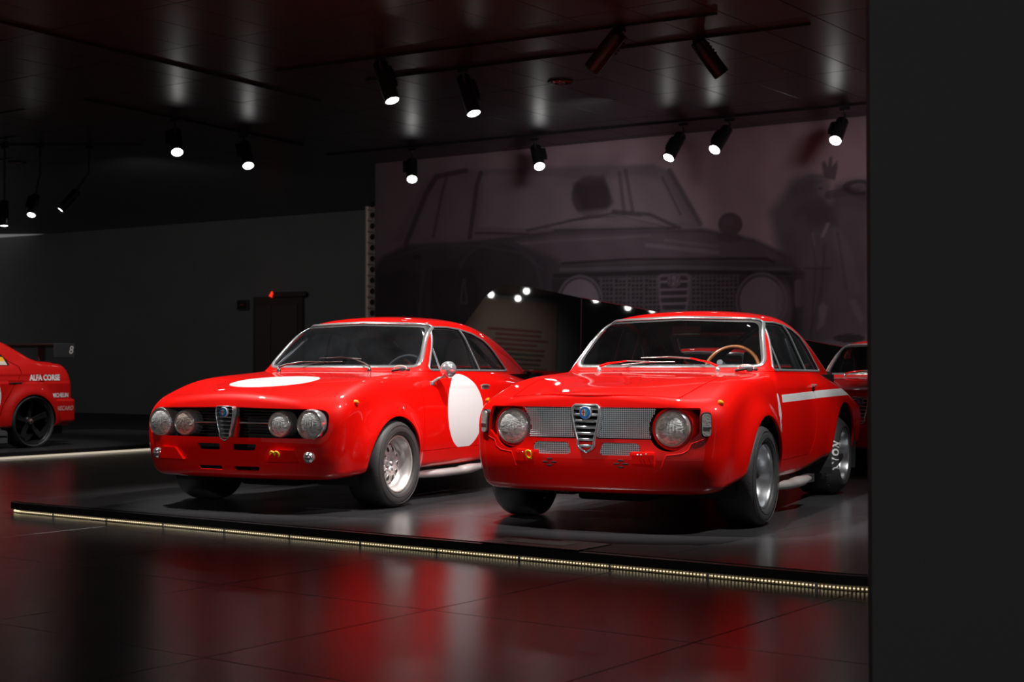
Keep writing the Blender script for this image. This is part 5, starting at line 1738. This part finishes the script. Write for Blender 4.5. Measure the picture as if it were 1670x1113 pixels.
    def text(s, v0, z0, hgt, bold, shear=0.0, sx=1.0, name='lettering', m=WHITE, off=.004, flat_u=None):
        Vv, F = text_mesh(s, 1.0, bold, shear)
        hgt0 = Vv[:, 1].max() - Vv[:, 1].min()
        k = hgt / hgt0
        vv = (v0 + (Vv[:, 0] - Vv[:, 0].min()) * k * sx) * KV; zz = z0 + (Vv[:, 1] - Vv[:, 1].min()) * k
        uu = project_u(f, vv, zz, 1, 1.1, off) if flat_u is None else np.full(len(vv), flat_u)
        mb = MB(); mb.add([(uu[i], vv[i], zz[i]) for i in range(len(vv))], F)
        return mb.build(name, m, root, recalc=False)
    text('ALFA CORSE', -.030, .772, .072, .045, .1, .70)
    text('MICHELIN', .243, .574, .052, .035, 0, .66)
    text('RECARO', .285, .420, .052, .008, .25, .72, m=mat('pale_red_lettering', (.75, .50, .50), .5))
    # door handle, crease, sill with its two small plates
    hu = project_u(f, [-.24], [.76], 1, 1.1)[0]
    m = MB(); m.bevbox((hu + .002, -.23, .765), (.016, .20, .05), .006); m.build('door_handle', RED2, d)
    m = MB(); m.bevbox((hu + .006, -.23, .748), (.014, .17, .012), .003); m.build('handle_recess', BLACKP, d)
    m = MB(); m.bevbox((0, -1.40, .145), (1.68, 2.15, .19), .02); m.build('side_skirt', BLACKP, root)
    for k, (s, z_) in enumerate((('FIVE SIX Beta', .15), ('Selenia', .065))):
        m = MB(); m.bevbox((.845, -.53, z_ + .03), (.012, .37, .062), .004); pl = m.build('sponsor_plate', mat('dark_plate', (.10, .10, .11), .5), root)
        t_ = text('Shell' if False else ('oil Beta' if k == 0 else 'eodoca'), -.50, z_ + .012, .036, .03, 0, .75, 'plate_lettering', mat('grey_white', (.65, .65, .65), .5), flat_u=.8525)
    m = MB(); m.bevbox((0, .40, .20), (1.5, .3, .12), .02); m.build('rear_diffuser', BLACKP, root)
    # rear wing
    CF = mat('brown_black_wing', (.05, .035, .03), .22, coat=1)
    m = MB()
    m.bevbox((0, .52, 1.190), (1.56, .28, .022), .008, rx=-.10)
    w_ = m.build('rear_wing', CF, root)
    for s in (1, -1):
        m = MB(); m.bevbox((.79 * s, .53, 1.13), (.014, .32, .17), .006); m.build('end_plate', BLACKP, w_)
        m = MB(); m.bevbox((.45 * s, .49, 1.09), (.02, .10, .17), .004); m.build('wing_stay', CF, w_)
    t_ = text('8', .485, 1.09, .095, .012, .2, .8, 'wing_number', mat('dim_white', (.5, .48, .48), .5), flat_u=.7985)
    t_.parent = w_
    m = MB(); m.bevbox((.2, .50, 1.205), (.5, .08, .008), .003, rx=-.1); m.build('wing_strip', CHROME2, w_)
    for s in (1, -1):
        wheel_mesh(root, 0.0, s, .300, .300, .262, .872, .24, 'race')
        wheel_mesh(root, -2.55, s, .300, .300, .262, .872, .24, 'race')
    arch_liner(root, (0.0, .29), .335); arch_liner(root, (-2.55, .29), .335)
    m = MB(); m.box((0, -1.2, .62), (1.3, 2.6, .5)); m.build('cabin_tub', BLKI, root)
racing_saloon()
